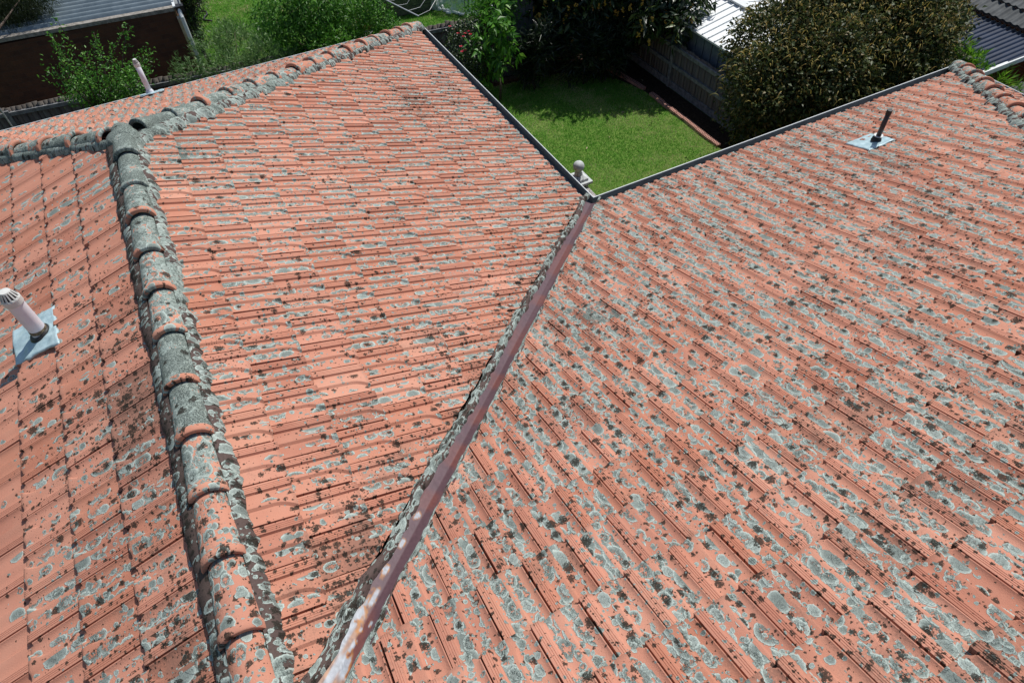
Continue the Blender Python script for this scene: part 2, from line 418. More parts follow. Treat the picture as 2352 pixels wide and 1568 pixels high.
# ridge and hip caps --------------------------------------------------
def cap(p0, d, side_drop, exposure, dn, bl, rad=.108, hgt=.128, seed=0):
    """half-round cap from lip (p0) running along d; the raised lip faces the viewer"""
    d = np.array(d, float); d /= np.linalg.norm(d); lat = np.cross(d, (0, 0, 1.0)); lat /= np.linalg.norm(lat); up = np.cross(lat, d)
    L = exposure+.05; n = 18
    # stations: (along, extra radius, thickness ring)
    st_ = [(0.010, -.022), (0.0, -.012), (-.002, .010), (.004, .0165), (.042, .0165), (.052, .010), (.058, .004), (.12, .002), (.25, -.002), (L*.8, -.006), (L, -.010)]
    V = []; UVm = []
    wob = rng.normal(0, .004, 2)
    for a, er in st_:
        for k in range(n+1):
            th = math.pi*k/n
            cx = math.cos(th)*(rad+er*(math.sin(th)**.6 if er > 0 else 1)); cz = (math.sin(th)**.8)*(hgt+er)-(.035 if k in (0, n) else 0)
            V.append(np.array(p0)+d*a+lat*(cx+wob[0])+up*(cz-.055+wob[1])); UVm.append((seed*3.7+th*rad, seed*1.3+a, 0))
    V = np.array(V); F = grid_faces(n+1, len(st_)); 
    mid = V[len(V)//2]
    me = npmesh('ridge_cap', V, F, None)
    UVm = np.array(UVm); side = UVm[:, 0]-seed*3.7
    nz = vnoise(UVm[:, :2]*1.0, 5, seed)
    for an, arr in (('dens', np.clip(dn+(nz-.5)*.5, 0, 1.6)*np.where((UVm[:, 1]-seed*1.3) < .045, .30 if dn < 1.1 else .8, 1)), ('blk', np.clip(bl+(nz-.5)*.3, 0, 1)), ('rnd', np.full(len(V), rng.random()))):
        at_ = me.attributes.new(an, 'FLOAT', 'POINT'); at_.data.foreach_set('value', arr.astype(np.float32))
    at_ = me.attributes.new('uvm', 'FLOAT_VECTOR', 'POINT'); at_.data.foreach_set('vector', UVm.astype(np.float32).ravel())
    bm = bmesh.new(); bm.from_mesh(me); bmesh.ops.recalc_face_normals(bm, faces=bm.faces)
    up_f = max(bm.faces, key=lambda f: f.calc_center_median().z)
    if up_f.normal.z < 0: bmesh.ops.reverse_faces(bm, faces=bm.faces)
    bm.to_mesh(me); bm.free()
    try: me.set_sharp_from_angle(angle=math.radians(50))
    except Exception: pass
    o = D.objects.new('ridge_cap', me); COL.objects.link(o); me.materials.append(M['cap']); par(o, house); return o
# main ridge: lips measured along the ridge
ys = [-1.86, -2.39, -2.82, -3.30, -3.745, -4.195, -4.66, -5.08, -5.49, -5.89, -6.30, -6.72, -7.14]
for i, y in enumerate(ys):
    nxt = ys[i-1] if i else y+.5
    dn = [1.25, 1.15, .95, .95, .75, .7, 1.0, .8, .75, .35, .45, .5, .5][i]; bl = [.1, .1, .1, .15, .2, .35, .35, .3, .45, .5, .55, .5, .4][i]
    cap((0, y, HR), (0, 1, -.045), 0, nxt-y, dn, bl, seed=i)
hd = np.array([1, 1, -tt]); hl = np.linalg.norm(hd)
xs = [.45, .78, 1.12]+[1.577, 1.864, 2.132, 2.439, 2.734, 3.051, 3.32, 3.606, 3.885, 4.13]
xs = [.14, .42, .71, 1.00, 1.29]+xs[3:]+[4.42]
for i, x in enumerate(xs[:-1]):
    dn = 1.25-.9*min(1, x/1.7) if x < 2 else [.55, .6, .3, .62, .45][i % 5]
    cap((x, JY+x, HR-x*tt), tuple(hd+np.array([0, 0, -.05])), 0, (xs[i+1]-x)*hl, dn+.1, .12, seed=20+i, rad=.11, hgt=.125)
for i in range(9):
    x = .12+.30*i
    cap((-x, JY+x, HR-x*tt), (-1, 1, -tt-.05), 0, .30*hl, 1.0-.05*i, .25, seed=50+i, rad=.11, hgt=.125)
for i in range(9):
    x = X2-.03-.30*(i+1)
    cap((x, Y2-(X2-x), (X2-x)*tt), tuple(hd+np.array([0, 0, -.05])), 0, .30*hl, [1.0, .6, .35, .45, .5, .3, .4, .5, .4][i], .25, seed=70+i, rad=.11, hgt=.125)
# bedding mortar ---------------------------------------------------------
def mortar(p0, p1, lat, slope_drop, dn, bl, seed, w0=.15, w1=.07, inner=.09):
    """strip of bedding on one side of a ridge or hip, ragged outer edge"""
    p0, p1, lat = np.array(p0, float), np.array(p1, float), np.array(lat, float); L = np.linalg.norm(p1-p0); n = int(L/.015)
    V = []; A = []; B = []; U = []
    t = np.linspace(0, 1, n)
    e = vnoise(np.stack([t*L, t*0], 1), 9, seed)*.6+vnoise(np.stack([t*L, t*0+3], 1), 30, seed)*.4
    for j, (fr, h) in enumerate(((0, .040), (.35, .032), (.8, .014), (1.0, -.026))):
        for i in range(n):
            o = inner+fr*(w0-inner+w1*e[i]); P = p0+(p1-p0)*t[i]+lat*o; P = P+np.array([0, 0, -o*slope_drop+h+.012*e[i]*(j > 0)])
            V.append(P); U.append((seed*2.1+t[i]*L, o, 0))
    V = np.array(V); U = np.array(U); nz = vnoise(U[:, :2], 4, seed)
    F = grid_faces(n, 4)
    me = npmesh('bedding_mortar', V, F, {'uvm': ('FLOAT_VECTOR', U), 'dens': ('FLOAT', np.clip(dn+(nz-.5)*.5, 0, 1.6)), 'blk': ('FLOAT', np.clip(bl+(nz-.5)*.4, 0, 1)), 'rnd': ('FLOAT', nz)})
    me.materials.append(M['mortar']); o = D.objects.new('bedding_mortar', me); COL.objects.link(o); par(o, house)
    bm = bmesh.new(); bm.from_mesh(me)
    if sum(f.normal.z for f in bm.faces) < 0: bmesh.ops.reverse_faces(bm, faces=bm.faces)
    bm.to_mesh(me); bm.free(); return o
q2 = 1/math.sqrt(2); dr = tt/math.sqrt(2)
mortar((0, JY, HR), (0, -4.0, HR), (1, 0, 0), tt, .8, .35, 1, .115, .075)
mortar((0, -4.0, HR), (0, -7.2, HR), (1, 0, 0), tt, .45, .6, 2, .125, .06)
mortar((0, JY, HR), (0, -7.2, HR), (-1, 0, 0), tt, .25, .95, 3, .165, .03)
J3 = np.array([0, JY, HR]); C13 = np.array([W-.1, Y1-.1, .1*tt])
mid = J3+(C13-J3)*.38
mortar(J3, mid, (q2, -q2, 0), dr*1.0, .8, .35, 4, .125, .11)
mortar(mid, C13, (q2, -q2, 0), dr*1.0, .5, .4, 5, .105, .085)
mortar(J3, C13, (-q2, q2, 0), dr*1.0, .5, .2, 6, .12, .03)
mortar(J3, (-3, JY+3, HR-3*tt), (-q2, -q2, 0), dr, .9, .5, 7, .12, .03)
C23 = np.array([X2-.1, Y2-.1, .1*tt])
mortar(C23, (X2-3, Y2-3, 3*tt), (-q2, q2, 0), dr, .6, .6, 8, .12, .10)
# lump of mortar where the three lines meet
me = D.meshes.new('bedding_mortar'); bm = bmesh.new(); bmesh.ops.create_icosphere(bm, subdivisions=4, radius=.145)
for v in bm.verts:
    k = 1+.10*(vnoise(np.array([v.co.x+v.co.z, v.co.y]), 14, 3)-.5); v.co = Vector((v.co.x*k, v.co.y*k, v.co.z*k*.62))+Vector((0.0, JY-.04, HR-.03))
bm.to_mesh(me); bm.free(); me.polygons.foreach_set('use_smooth', [True]*len(me.polygons)); nV = len(me.vertices); co = np.zeros(nV*3); me.vertices.foreach_get('co', co); co = co.reshape(-1, 3)
for an, arr in (('dens', np.full(nV, 1.3)), ('blk', np.full(nV, .3)), ('rnd', np.full(nV, .4))): a_ = me.attributes.new(an, 'FLOAT', 'POINT'); a_.data.foreach_set('value', arr.astype(np.float32))
a_ = me.attributes.new('uvm', 'FLOAT_VECTOR', 'POINT'); a_.data.foreach_set('vector', (co+np.stack([co[:, 2], co[:, 2], 0*co[:, 2]], 1)).astype(np.float32).ravel())
me.materials.append(M['mortar']); o = D.objects.new('bedding_mortar', me); COL.objects.link(o); par(o, house)

# valley -----------------------------------------------------------------
s = NT('rusted_valley_iron'); c = s.attr('vc', 0); o_ = s.obj(); nn_ = s.noise(o_, 30, 4, .6); n3 = s.noise(o_, 300, 2, .6)
vm = s.bsdf(s.mix(s.step(nn_, .4, .65, 0, .35), c, s.mix(1.0, c, (.75, .68, .72), 'MULTIPLY')), .55, .35, 0, s.bump(s.add(nn_, s.mul(n3, .3)), .003, .6)); M['valley'] = vm
nL, nW = 620, 25
ss = np.linspace(.105, 4.75, nL)            # plan distance up from V
tv = np.linspace(-1, 1, nW)
Vv = np.zeros((nL, nW, 3)); Cc = np.zeros((nL, nW, 4))
wedge = .085
for j, a in enumerate(tv):
    off = a*wedge
    # a<0: left half, lying on slope A; a>0: right half on slope B
    px = W-ss+off*q2; py = Y2-ss-off*q2
    if a < 0: z = (W-px)*tt
    else: z = (Y2-py)*tt
    bumpn = (vnoise(np.stack([ss, 0*ss+a*.6], 1), 3.2, 9)-.5)*.014
    Vv[:, j] = np.stack([px, py, z-.020+bumpn-.006*(1-abs(a))], 1)
Pm = np.stack([np.repeat(ss[:, None], nW, 1), np.repeat(tv[None]*wedge, nL, 0)], -1)
nA_ = vnoise(Pm, 7, 4); nB_ = vnoise(Pm, 45, 5); nC_ = vnoise(Pm, 120, 6)
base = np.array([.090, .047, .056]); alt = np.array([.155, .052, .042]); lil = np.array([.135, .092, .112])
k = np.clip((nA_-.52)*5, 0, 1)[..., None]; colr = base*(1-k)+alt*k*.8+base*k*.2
left = (tv < 0)[None, :, None]; colr = np.where(left, colr*.65+lil*.35, colr)  # left half mixed lighter: its sun-facing brightness is put into the colour
def blob(cx, cy, rx, ry): 
    d = np.sqrt(((Pm[..., 0]-cx)/(rx*.45))**2+((Pm[..., 1]-cy)/(ry*.8))**2)+(nB_-.5)*.5+(nC_-.5)*.35; return d
zinc = np.array([.40, .43, .47]); rust = np.array([.50, .22, .05])
def VS(px, py):   # valley distance of a pixel
    best = min(np.linspace(0, 4.7, 400), key=lambda q: abs(prj((W-q, Y2-q, q*tt))[1]-py)); return best
def prj(P):
    d = np.array(P)-CAM; return 1176+FPX*(d@RT)/(d@FW), 784-FPX*(d@UP)/(d@FW)
lst = []
for (py, cy, rx, ry) in ((1183, -.028, .052, .020), (1247, -.028, .050, .018), (1309, -.035, .070, .022), (1372, -.02, .085, .016), (1425, .03, .03, .012)):
    lst.append(blob(VS(0, py), cy, rx, ry))
z0 = VS(0, 1432)-.10
big = 1.5-(Pm[..., 0]-z0)*9.0+(nA_-.5)*2.0+np.clip(Pm[..., 1]*22+.2, -.2, 9)*np.clip(1.3-(Pm[..., 0]-z0)*1.6, 0, 1)+(nB_-.5)*1.0+(nC_-.5)*.5
lst.append(big)
dm = np.minimum.reduce(lst)
kz = np.clip((.9-dm)*8, 0, 1)[..., None]; kr = np.clip((1.18-dm)*6, 0, 1)[..., None]*.85*(.35+.65*nC_[..., None])
colr = colr*(1-kr)+rust*kr; stk = np.clip((vnoise(Pm*np.array([.35, 1.0]), 40, 31)-.60)*6, 0, 1)[..., None]; kz = kz*(1-.75*stk*(Pm[..., :1] > z0)); colr = colr*(1-kz)+zinc*(.8+.25*nC_[..., None])*kz
Cc[..., :3] = np.clip(colr*(.88+.24*nC_[..., None]), 0, 1); Cc[..., 3] = 1
Fv = grid_faces(nW, nL)
me = npmesh('valley_flashing', Vv.reshape(-1, 3), Fv)
bm = bmesh.new(); bm.from_mesh(me)
if sum(f.normal.z for f in bm.faces) < 0: bmesh.ops.reverse_faces(bm, faces=bm.faces)
bm.to_mesh(me); bm.free()
a_ = me.color_attributes.new('vc', 'FLOAT_COLOR', 'POINT'); a_.data.foreach_set('color', Cc.astype(np.float32).ravel())
me.materials.append(vm); o = D.objects.new('valley_flashing', me); COL.objects.link(o); par(o, house); o['label'] = 'rusted purple-red metal valley flashing'
# mortar line along the left cut edge of the valley
for sgn, nm in ((-1, 0), (1, 1)):
    n = 560; V = []; U = []; dd = []
    ts = np.linspace(-.02, 4.7, n); e = vnoise(np.stack([ts, ts*0+nm*5], 1), 6, 11)*.6+vnoise(np.stack([ts, ts*0], 1), 26, 12)*.4
    if sgn < 0: prof = [(.050, .004), (.057, .035), (.070, .046), (.092, .042), (.115, .018)]
    else: prof = [(.050, .004), (.055, .020), (.066, .026), (.080, .012)]
    for j, (o1, h) in enumerate(prof):
        oo = o1+(e-.5)*(.045 if sgn < 0 else .030)*(1 if j < 2 else 1.3); hh = h*(.6+.75*e)
        px = W-ts+sgn*oo*q2; py = Y2-ts-sgn*oo*q2; z = ((W-px) if sgn < 0 else (Y2-py))*tt+hh-.030
        V += list(np.stack([px, py, z], 1)); U += list(np.stack([ts, oo*2, 0*ts], 1)); dd += list(np.full(n, j))
    V = np.array(V); U = np.array(U); nz = vnoise(U[:, :2], 5, 13); F = grid_faces(n, len(prof))
    me = npmesh('valley_mortar', V, F, {'uvm': ('FLOAT_VECTOR', U), 'dens': ('FLOAT', np.clip((.05 if sgn < 0 else .3)+nz*.75, 0, 1.2)), 'blk': ('FLOAT', np.clip(.5+.4*nz, 0, 1)), 'rnd': ('FLOAT', nz)})
    bm = bmesh.new(); bm.from_mesh(me)
    if sum(f.normal.z for f in bm.faces) < 0: bmesh.ops.reverse_faces(bm, faces=bm.faces)
    bm.to_mesh(me); bm.free()
    me.materials.append(M['mortar']); o = D.objects.new('valley_mortar', me); COL.objects.link(o); par(o, house)

# gutters ------------------------------------------------------------------
path = [(-4.4, Y1), (W, Y1), (W, Y2), (X2, Y2), (X2, -8.5)]
def offpt(i, d):
    def ln(a, b):
        t = np.array(b)-np.array(a); t = t/np.linalg.norm(t); return np.array(a)+d*np.array([-t[1], t[0]]), t
    if i == 0: return ln(path[0], path[1])[0]
    if i == len(path)-1:
        p, t = ln(path[-2], path[-1]); return p+t*np.linalg.norm(np.array(path[-1])-np.array(path[-2]))
    p, t = ln(path[i-1], path[i]); q, u = ln(path[i], path[i+1])
    A = np.array([t, -u]).T; k = np.linalg.solve(A, q-p); return p+t*k[0]
gp = [(-.215, .0), (-.215, -.105), (-.006, -.105), (-.005, -.008), (-.010, -.003), (-.007, .004), (.002, .004), (.004, -.002), (.004, -.010), (.003, -.11), (-.218, -.11)]
for i in range(4):
    mb = MB(); vs = []
    for e in (i, i+1):
        for d, z in gp: p = offpt(e, d); vs.append((p[0], p[1], z))
    n = len(gp); mb.add(vs, [(k, k+1, n+k+1, n+k) for k in range(n-1)])
    mb.mi = [0, 0, 0, 1, 1, 1, 1, 1, 1, 1]
    g = mb.build('gutter', [M['gutter_in'], M['white_metal']], root=house)
    a, b = np.array(path[i]), np.array(path[i+1]); L = np.linalg.norm(b-a); t = (b-a)/L; nr = np.array([-t[1], t[0]])
    k = .95 if i else 3.2
    while k < L-.3:
        mb = MB(); c = a+t*k
        mb.bar((*(c-nr*.205), .022), (*(c-nr*.14), -.012), .02, .003)
        mb.build('bracket', M['zincstrap'], root=house); k += 1.19
# fascia and walls
fm = simple('dark_fascia_paint', (.05, .055, .055), (.07, .075, .075)); bw = None
mb = MB()
for i in range(4):
    a, b = offpt(i, -.235), offpt(i+1, -.235); mb.bar((*a, -.06), (*b, -.06), .025, .19)
mb.build('fascia', fm, root=house)
def brick_mat(name, c1, c2, mort, sc=1.0, bw_=.24, bh=.086, axis='xz', patch=None):
    s = NT(name); o = s.sep(s.obj()); v = s.comb(o[0] if axis == 'xz' else o[1], o[2], 0)
    b = s.n('ShaderNodeTexBrick'); s.put(b.inputs['Vector'], v); b.inputs['Scale'].default_value = 1
    b.inputs['Brick Width'].default_value = bw_; b.inputs['Row Height'].default_value = bh; b.inputs['Mortar Size'].default_value = .005
    b.inputs['Color1'].default_value = (*c1, 1); b.inputs['Color2'].default_value = (*c2, 1); b.inputs['Mortar'].default_value = (*mort, 1)
    n = s.noise(s.obj(), 3, 4, .6); n2 = s.noise(s.obj(), 60, 3, .6)
    c = s.mix(s.step(n, .35, .7, 0, .5), b.outputs[0], patch or c1); c = s.mix(s.mul(s.step(n2, .5, .8), .3), c, (.02, .015, .01))
    return s.bsdf(c, .9, .15, 0, s.bump(s.add(s.mul(b.outputs[1], -.6), n2), .006, .7))
bw = brick_mat('house_brick', (.30, .12, .08), (.24, .10, .07), (.3, .28, .25))
mb = MB()
for a, b in (((-4, Y1-.55), (W-.55, Y1-.55)), ((W-.55, Y1-.55), (W-.55, Y2-.55)), ((W-.55, Y2-.55), (X2-.55, Y2-.55)), ((X2-.55, Y2-.55), (X2-.55, -9))):
    mb.bar((*a, (GZ-.1)/2-.03), (*b, (GZ-.1)/2-.03), .11, -GZ-.0)
mb.build('wall', bw, root=house)
mb = MB()   # eaves lining
for i in range(4):
    a0, b0, a1, b1 = offpt(i, -.15), offpt(i+1, -.15), offpt(i, -.56), offpt(i+1, -.56)
    mb.quad((*a0, -.13), (*b0, -.13), (*b1, -.13), (*a1, -.13))
mb.build('eaves_lining', M['white_metal'], root=house)

# ------------------------------------------------------------------ vents
def flashing(corners, root, seed, bumpy=.012, normal=(0, 0, 1), hole=None):
    """crumpled sheet dressed over the tiles between four corners"""
    n = 36; c = [np.array(p, float) for p in corners]; V = []
    for j in range(n):
        for i in range(n):
            a, b = i/(n-1), j/(n-1); P = c[0]*(1-a)*(1-b)+c[1]*a*(1-b)+c[2]*a*b+c[3]*(1-a)*b
            ed = min(a, b, 1-a, 1-b)
            w_ = vnoise(np.array([P[0]*1., P[1]*1.]), 11, seed)*.6+vnoise(np.array([P[0], P[1]]), 25, seed+1)*.4
            rag = (vnoise(np.array([a*9+seed, b*9]), 1, seed)-.5)*.05*(1 if ed < .02 else 0)
            P = P+(c[1]-c[0])*rag*.6+(c[3]-c[0])*rag+np.array(normal)*((w_-.3)*bumpy*2-(.012 if ed < .01 else 0)); V.append(P)
    me = npmesh('flashing', np.array(V), grid_faces(n, n)); me.materials.append(M['lead'])
    bm = bmesh.new(); bm.from_mesh(me)
    if sum(f.normal.z for f in bm.faces) < 0: bmesh.ops.reverse_faces(bm, faces=bm.faces)
    bmesh.ops.solidify(bm, geom=bm.faces[:], thickness=-.003)
    bm.to_mesh(me); bm.free(); me.polygons.foreach_set('use_smooth', [True]*len(me.polygons))
    o = D.objects.new('flashing', me); COL.objects.link(o); par(o, root); return o
def cowl(root, c, r, h, axis=(0, 0, 1), slots=14):
    """vent cap: collar, slotted cone, flat top"""
    mb = MB(); c = np.array(c, float)
    mb.lathe(c, [(r*1.10, 0), (r*1.13, .004), (r*1.13, h*.42), (r*1.05, h*.5)], 28)
    o = mb.build('cowl', M['pvc_cap'], root=root, smooth=False)
    mb = MB(); mb.lathe(c, [(r*.98, h*.45), (r*.55, h*.95)], 24); mb.build('cowl_mesh', M['darkbrown'], root=root)
    mb = MB()
    for k in range(slots):
        an = 2*math.pi*k/slots; e = np.array([math.cos(an), math.sin(an), 0])
        mb.bar(c+e*r*1.06+np.array([0, 0, h*.46]), c+e*r*.60+np.array([0, 0, h*.97]), r*.17, r*.10, up=e)
    mb.lathe(c+np.array([0, 0, h*.93]), [(r*.64, 0), (r*.66, h*.03), (r*.60, h*.09), (.001, h*.11)], 24)
    mb.build('cowl_top', M['pvc_cap'], root=root)
nLp = np.array([-st, 0, ct]); nBp = np.array([0, st, ct])
b0 = np.array([-.928, -3.281, 1.403])
v = empty('vent_pipe', 'thick white plastic vent pipe with slotted cream cowl beside the ridge on crumpled grey flashing', 'vent pipe', tuple(b0), 'plumbing vents through the roof')
cs = [np.array(p)+nLp*.006 for p in [(-.81, -3.07, HR-.81*tt), (-1.17, -3.02, HR-1.17*tt), (-1.15, -3.43, HR-1.15*tt), (-.79, -3.50, HR-.79*tt)]]
fl = flashing(cs, v, 3, .011, nLp)
mb = MB(); mb.lathe(b0+nLp*.002, [(.083, 0), (.083, .022), (.074, .03), (.070, .034)], 32, axis=nLp); mb.lathe(b0+nLp*.002, [(.105, 0), (.105, .006), (.09, .012), (.083, .013)], 32, axis=nLp, mi=1)
mb.build('collar', [M['black'], M['lead']], root=v, smooth=False)
mb = MB(); mb.lathe(b0, [(.056, -.05), (.056, .36)], 40); p = mb.build('pipe', M['pvc'], root=v, smooth=True); p.data.set_sharp_from_angle(angle=1)
mb = MB(); mb.lathe(b0+np.array([0, 0, .045]), [(.058, 0), (.060, .012), (.058, .030)], 32); mb.build('sealant', M['dirt_ring'], root=v)
cowl(v, b0+np.array([0, 0, .335]), .056, .115)
b1 = np.array([7.498, -3.726, .511])
v = empty('vent_pipe', 'slim black vent pipe standing on flat blue-grey flashing on the right-hand roof slope', 'vent pipe', tuple(b1), 'plumbing vents through the roof')
cs = [np.array([x, y, (Y2-y)*tt])+nBp*.004 for x, y in ((7.70, -3.50), (7.29, -3.50), (7.22, -3.86), (7.64, -3.86))]
flashing(cs, v, 8, .005, nBp)
mb = MB(); mb.lathe(b1+nBp*.002, [(.058, 0), (.055, .035), (.044, .045), (.040, .06)], 28, axis=nBp); mb.build('collar', M['black'], root=v, smooth=True)
mb = MB(); mb.lathe(b1+np.array([0, 0, .075]), [(.050, 0), (.052, .004), (.050, .008)], 28); mb.build('clamp', M['zincstrap'], root=v)
mb = MB(); mb.lathe(b1, [(.027, 0), (.0265, .37)], 24); mb.build('pipe', M['darkbrown'], root=v, smooth=True)
mb = MB(); mb.lathe(b1+np.array([0, 0, .345]), [(.030, 0), (.030, .05), (.027, .054), (.001, .055)], 24); mb.build('cap', M['black'], root=v); mb = MB(); mb.bar(b1+np.array([.022, 0, .11]), b1+np.array([.055, .01, .13]), .012, .02); mb.build('screw_lug', M['black'], root=v)
b2 = np.array([.124, 2.609, .173])
v = empty('vent_pipe', 'tall thin white vent pipe on the far slope standing against the dark brick wall', 'vent pipe', tuple(b2), 'plumbing vents through the roof')
nEp = np.array([0, st, ct])
cs = [np.array([x, y, (Y1-y)*tt])+nEp*.012 for x, y in ((-.02, 2.74), (.30, 2.76), (.32, 2.52), (-.02, 2.50))]
flashing(cs, v, 12, .012, nEp)
mb = MB(); mb.lathe(b2, [(.058, .0), (.052, .05), (.040, .07), (.038, .08)], 28); mb.build('collar', M['pvc'], root=v, smooth=True)
mb = MB(); mb.lathe(b2, [(.036, 0), (.036, .46)], 28); mb.build('pipe', M['pvc'], root=v, smooth=True)
cowl(v, b2+np.array([0, 0, .42]), .037, .10, slots=12)
# ================================================================== SURROUNDINGS
def P3(px, py, z): return at(px, py, z)
# ground ------------------------------------------------------------
s = NT('yard_soil_and_grass'); o_ = s.obj(); n1 = s.noise(o_, .55, 4, .6); n2 = s.noise(o_, 7, 4, .65); n3 = s.noise(o_, 60, 3, .7)
g_ = s.mix(n2, (.045, .13, .014), (.12, .24, .035)); g_ = s.mix(s.step(n1, .56, .68), g_, (.17, .14, .075)); g_ = s.mix(s.step(n3, .45, .7, 0, .5), g_, (.12, .17, .045))
M['yard'] = s.bsdf(g_, .95, .1, 0, s.bump(n3, .02, 1))
M['lawn'] = simple('lawn_base', (.08, .18, .025), (.16, .24, .055), 9, .95, .1, 0, .02)
M['soil'] = simple('dark_garden_soil', (.018, .013, .009), (.060, .042, .030), 26, .95, .1, 0, .03)
def sheet(name, pts, z, mat, sub=1):
    mb = MB(); mb.add([(p[0], p[1], z) for p in pts], [tuple(range(len(pts)))]); o = mb.build(name, mat); tag(o, kind='structure'); return o
sheet('ground', [(-150, -150), (150, -150), (150, 150), (-150, 150)], GZ-.012, M['yard'])
lawn_poly = [(3.5, -3.0), (9.44, -3.0), (9.44, 3.0), (9.15, 3.9), (8.4, 4.55), (7.2, 4.95), (6.3, 5.05), (4.2, 5.2), (3.5, 4.4)]
sheet('soil_bed', [(2.0, 2.8), (3.5, -3.2), (10.0, -3.2), (10.0, 5.5), (5.9, 6.0), (-3, 7.3), (-5, 4)], GZ-.006, M['soil'])
sheet('lawn', lawn_poly, GZ, M['lawn'])
def inpoly(x, y, poly):
    r = np.zeros(len(x), bool); n = len(poly); j = n-1
    for i in range(n):
        xi, yi = poly[i]; xj, yj = poly[j]
        r ^= ((yi > y) != (yj > y)) & (x < (xj-xi)*(y-yi)/(yj-yi+1e-12)+xi); j = i
    return r
def blades(name, x, y, z, hh, wd, mat, label=None):
    n = len(x); a = rng.uniform(0, 2*np.pi, n); le = rng.normal(0, .5, (n, 2))*hh[:, None]
    dx, dy = np.cos(a)*wd, np.sin(a)*wd
    V = np.zeros((n, 3, 3)); V[:, 0] = np.stack([x-dx, y-dy, z+0*x], 1); V[:, 1] = np.stack([x+dx, y+dy, z+0*x], 1)
    V[:, 2] = np.stack([x+le[:, 0], y+le[:, 1], z+hh], 1)
    F = np.arange(3*n).reshape(n, 3); r = rng.random(n)
    dry = vnoise(np.stack([x, y], 1), 1.6, 21)*.55+vnoise(np.stack([x, y], 1), 5, 22)*.45
    r = np.where(r < np.clip((dry-.42)*1.6+np.clip((.8-y)*.05, 0, .2), .02, .6), .9+.1*rng.random(n), r*.8)
    me = npmesh(name, V.reshape(-1, 3), F, {'rnd': ('FLOAT', np.repeat(r, 3))}, smooth=False); me.materials.append(mat)
    o = D.objects.new(name, me); COL.objects.link(o); return o
s = NT('grass_blades'); r_ = s.attr('rnd'); c = s.mix(s.step(r_, 0, .75), (.055, .24, .020), (.19, .47, .055)); c = s.mix(s.step(r_, .84, .92), c, (.58, .56, .30)); M['blade'] = s.bsdf(c, .5, .3, 0, None, (.3, c))
n = 240000; x = rng.uniform(4.3, 9.52, n); y = rng.uniform(-2.6, 5.2, n); k = inpoly(x, y, lawn_poly); x, y = x[k], y[k]
o = blades('grass', x, y, GZ, rng.uniform(.012, .040, len(x)), rng.uniform(.0025, .0055, len(x)), M['blade']); tag(o, kind='stuff')
n = 90000; x = rng.uniform(.5, 9.0, n); y = rng.uniform(6.4, 14, n); k = (y > 6.9-.15*x) & (x < 9.0)
o = blades('grass', x[k], y[k], GZ-.012, rng.uniform(.02, .05, k.sum()), rng.uniform(.006, .012, k.sum()), M['blade']); tag(o, kind='stuff')

# leaves ---------------------------------------------------------------------
def leafcloud(C, A, Lh, Wd, R, droop=.15):
    """C centres, A unit axis, Lh lengths, Wd widths, R random -> arrays (5 verts, 2 quads per leaf)"""
    n = len(C); rn = rng.normal(0, 1, (n, 3)); rn[:, 2] += 1.0
    S = np.cross(A, rn); S /= np.linalg.norm(S, axis=1)[:, None]+1e-9; N = np.cross(S, A)
    N *= np.sign(N[:, 2:3]+1e-9)
    L = Lh[:, None]; w_ = Wd[:, None]
    V = np.zeros((n, 6, 3)); V[:, 0] = C; V[:, 1] = C+A*L*.45-S*w_*.5+N*w_*.16; V[:, 2] = C+A*L*.45+S*w_*.5+N*w_*.16
    V[:, 3] = C+A*L-N*L*droop; V[:, 4] = C+A*L*.45; V[:, 5] = C+A*L*.78-N*L*droop*.4
    b = np.arange(n)[:, None]*6
    F = np.concatenate([b+np.array([[0, 4, 5, 1]]), b+np.array([[0, 2, 5, 4]]), b+np.array([[1, 5, 3, 3]])[:, :4]*0+b*0+np.array([[1, 5, 3, 3]])*0+b*0], 0)[:2*n]
    F = np.concatenate([b+np.array([[0, 4, 3, 1]]), b+np.array([[0, 2, 3, 4]])], 0)
    return V.reshape(-1, 3), F, np.repeat(R, 6)
def leafobj(name, C, A, Lh, Wd, R, mat, root=None, droop=.15):
    V, F, r = leafcloud(C, A, Lh, Wd, R, droop)
    me = npmesh(name, V, F, {'rnd': ('FLOAT', r)}, smooth=False); me.materials.append(mat); o = D.objects.new(name, me); COL.objects.link(o)
    if root is not None: par(o, root)
    return o
def unit(v): return v/(np.linalg.norm(v, axis=1)[:, None]+1e-9)
def crown(blobs, n, lumps=.25, seed=1, shell=(.72, 1.05), up=.25, keep=None):
    """points spread through several lumpy masses: returns centres and outward directions"""
    B = np.array([[*b[0], *(b[1] if hasattr(b[1], '__len__') else (b[1],)*3)] for b in blobs], float)
    wt = B[:, 3]*B[:, 4]+B[:, 4]*B[:, 5]; idx = rng.choice(len(B), n, p=wt/wt.sum())
    d = rng.normal(0, 1, (n, 3)); d[:, 2] += up; d = unit(d)
    az = np.arctan2(d[:, 1], d[:, 0]); lump = vnoise(np.stack([az*1.1+idx*3.1, d[:, 2]*2.2+idx], 1), 2.2, seed)
    r = rng.uniform(shell[0], shell[1], n)*(1-lumps+2*lumps*lump)
    # denser twigs: gather leaves round twig ends
    P = B[idx, :3]+d*B[idx, 3:]*r[:, None]
    if keep is not None: k = keep(P); P, d = P[k], d[k]
    return P, d
def twigs(P, d, per, spread, Ld):
    """each centre becomes a tuft of leaves"""
    Q = np.repeat(P, per, 0); dd = np.repeat(d, per, 0)
    Q = Q+rng.normal(0, spread, Q.shape); A = unit(dd*Ld+rng.normal(0, .75, Q.shape)); return Q, A
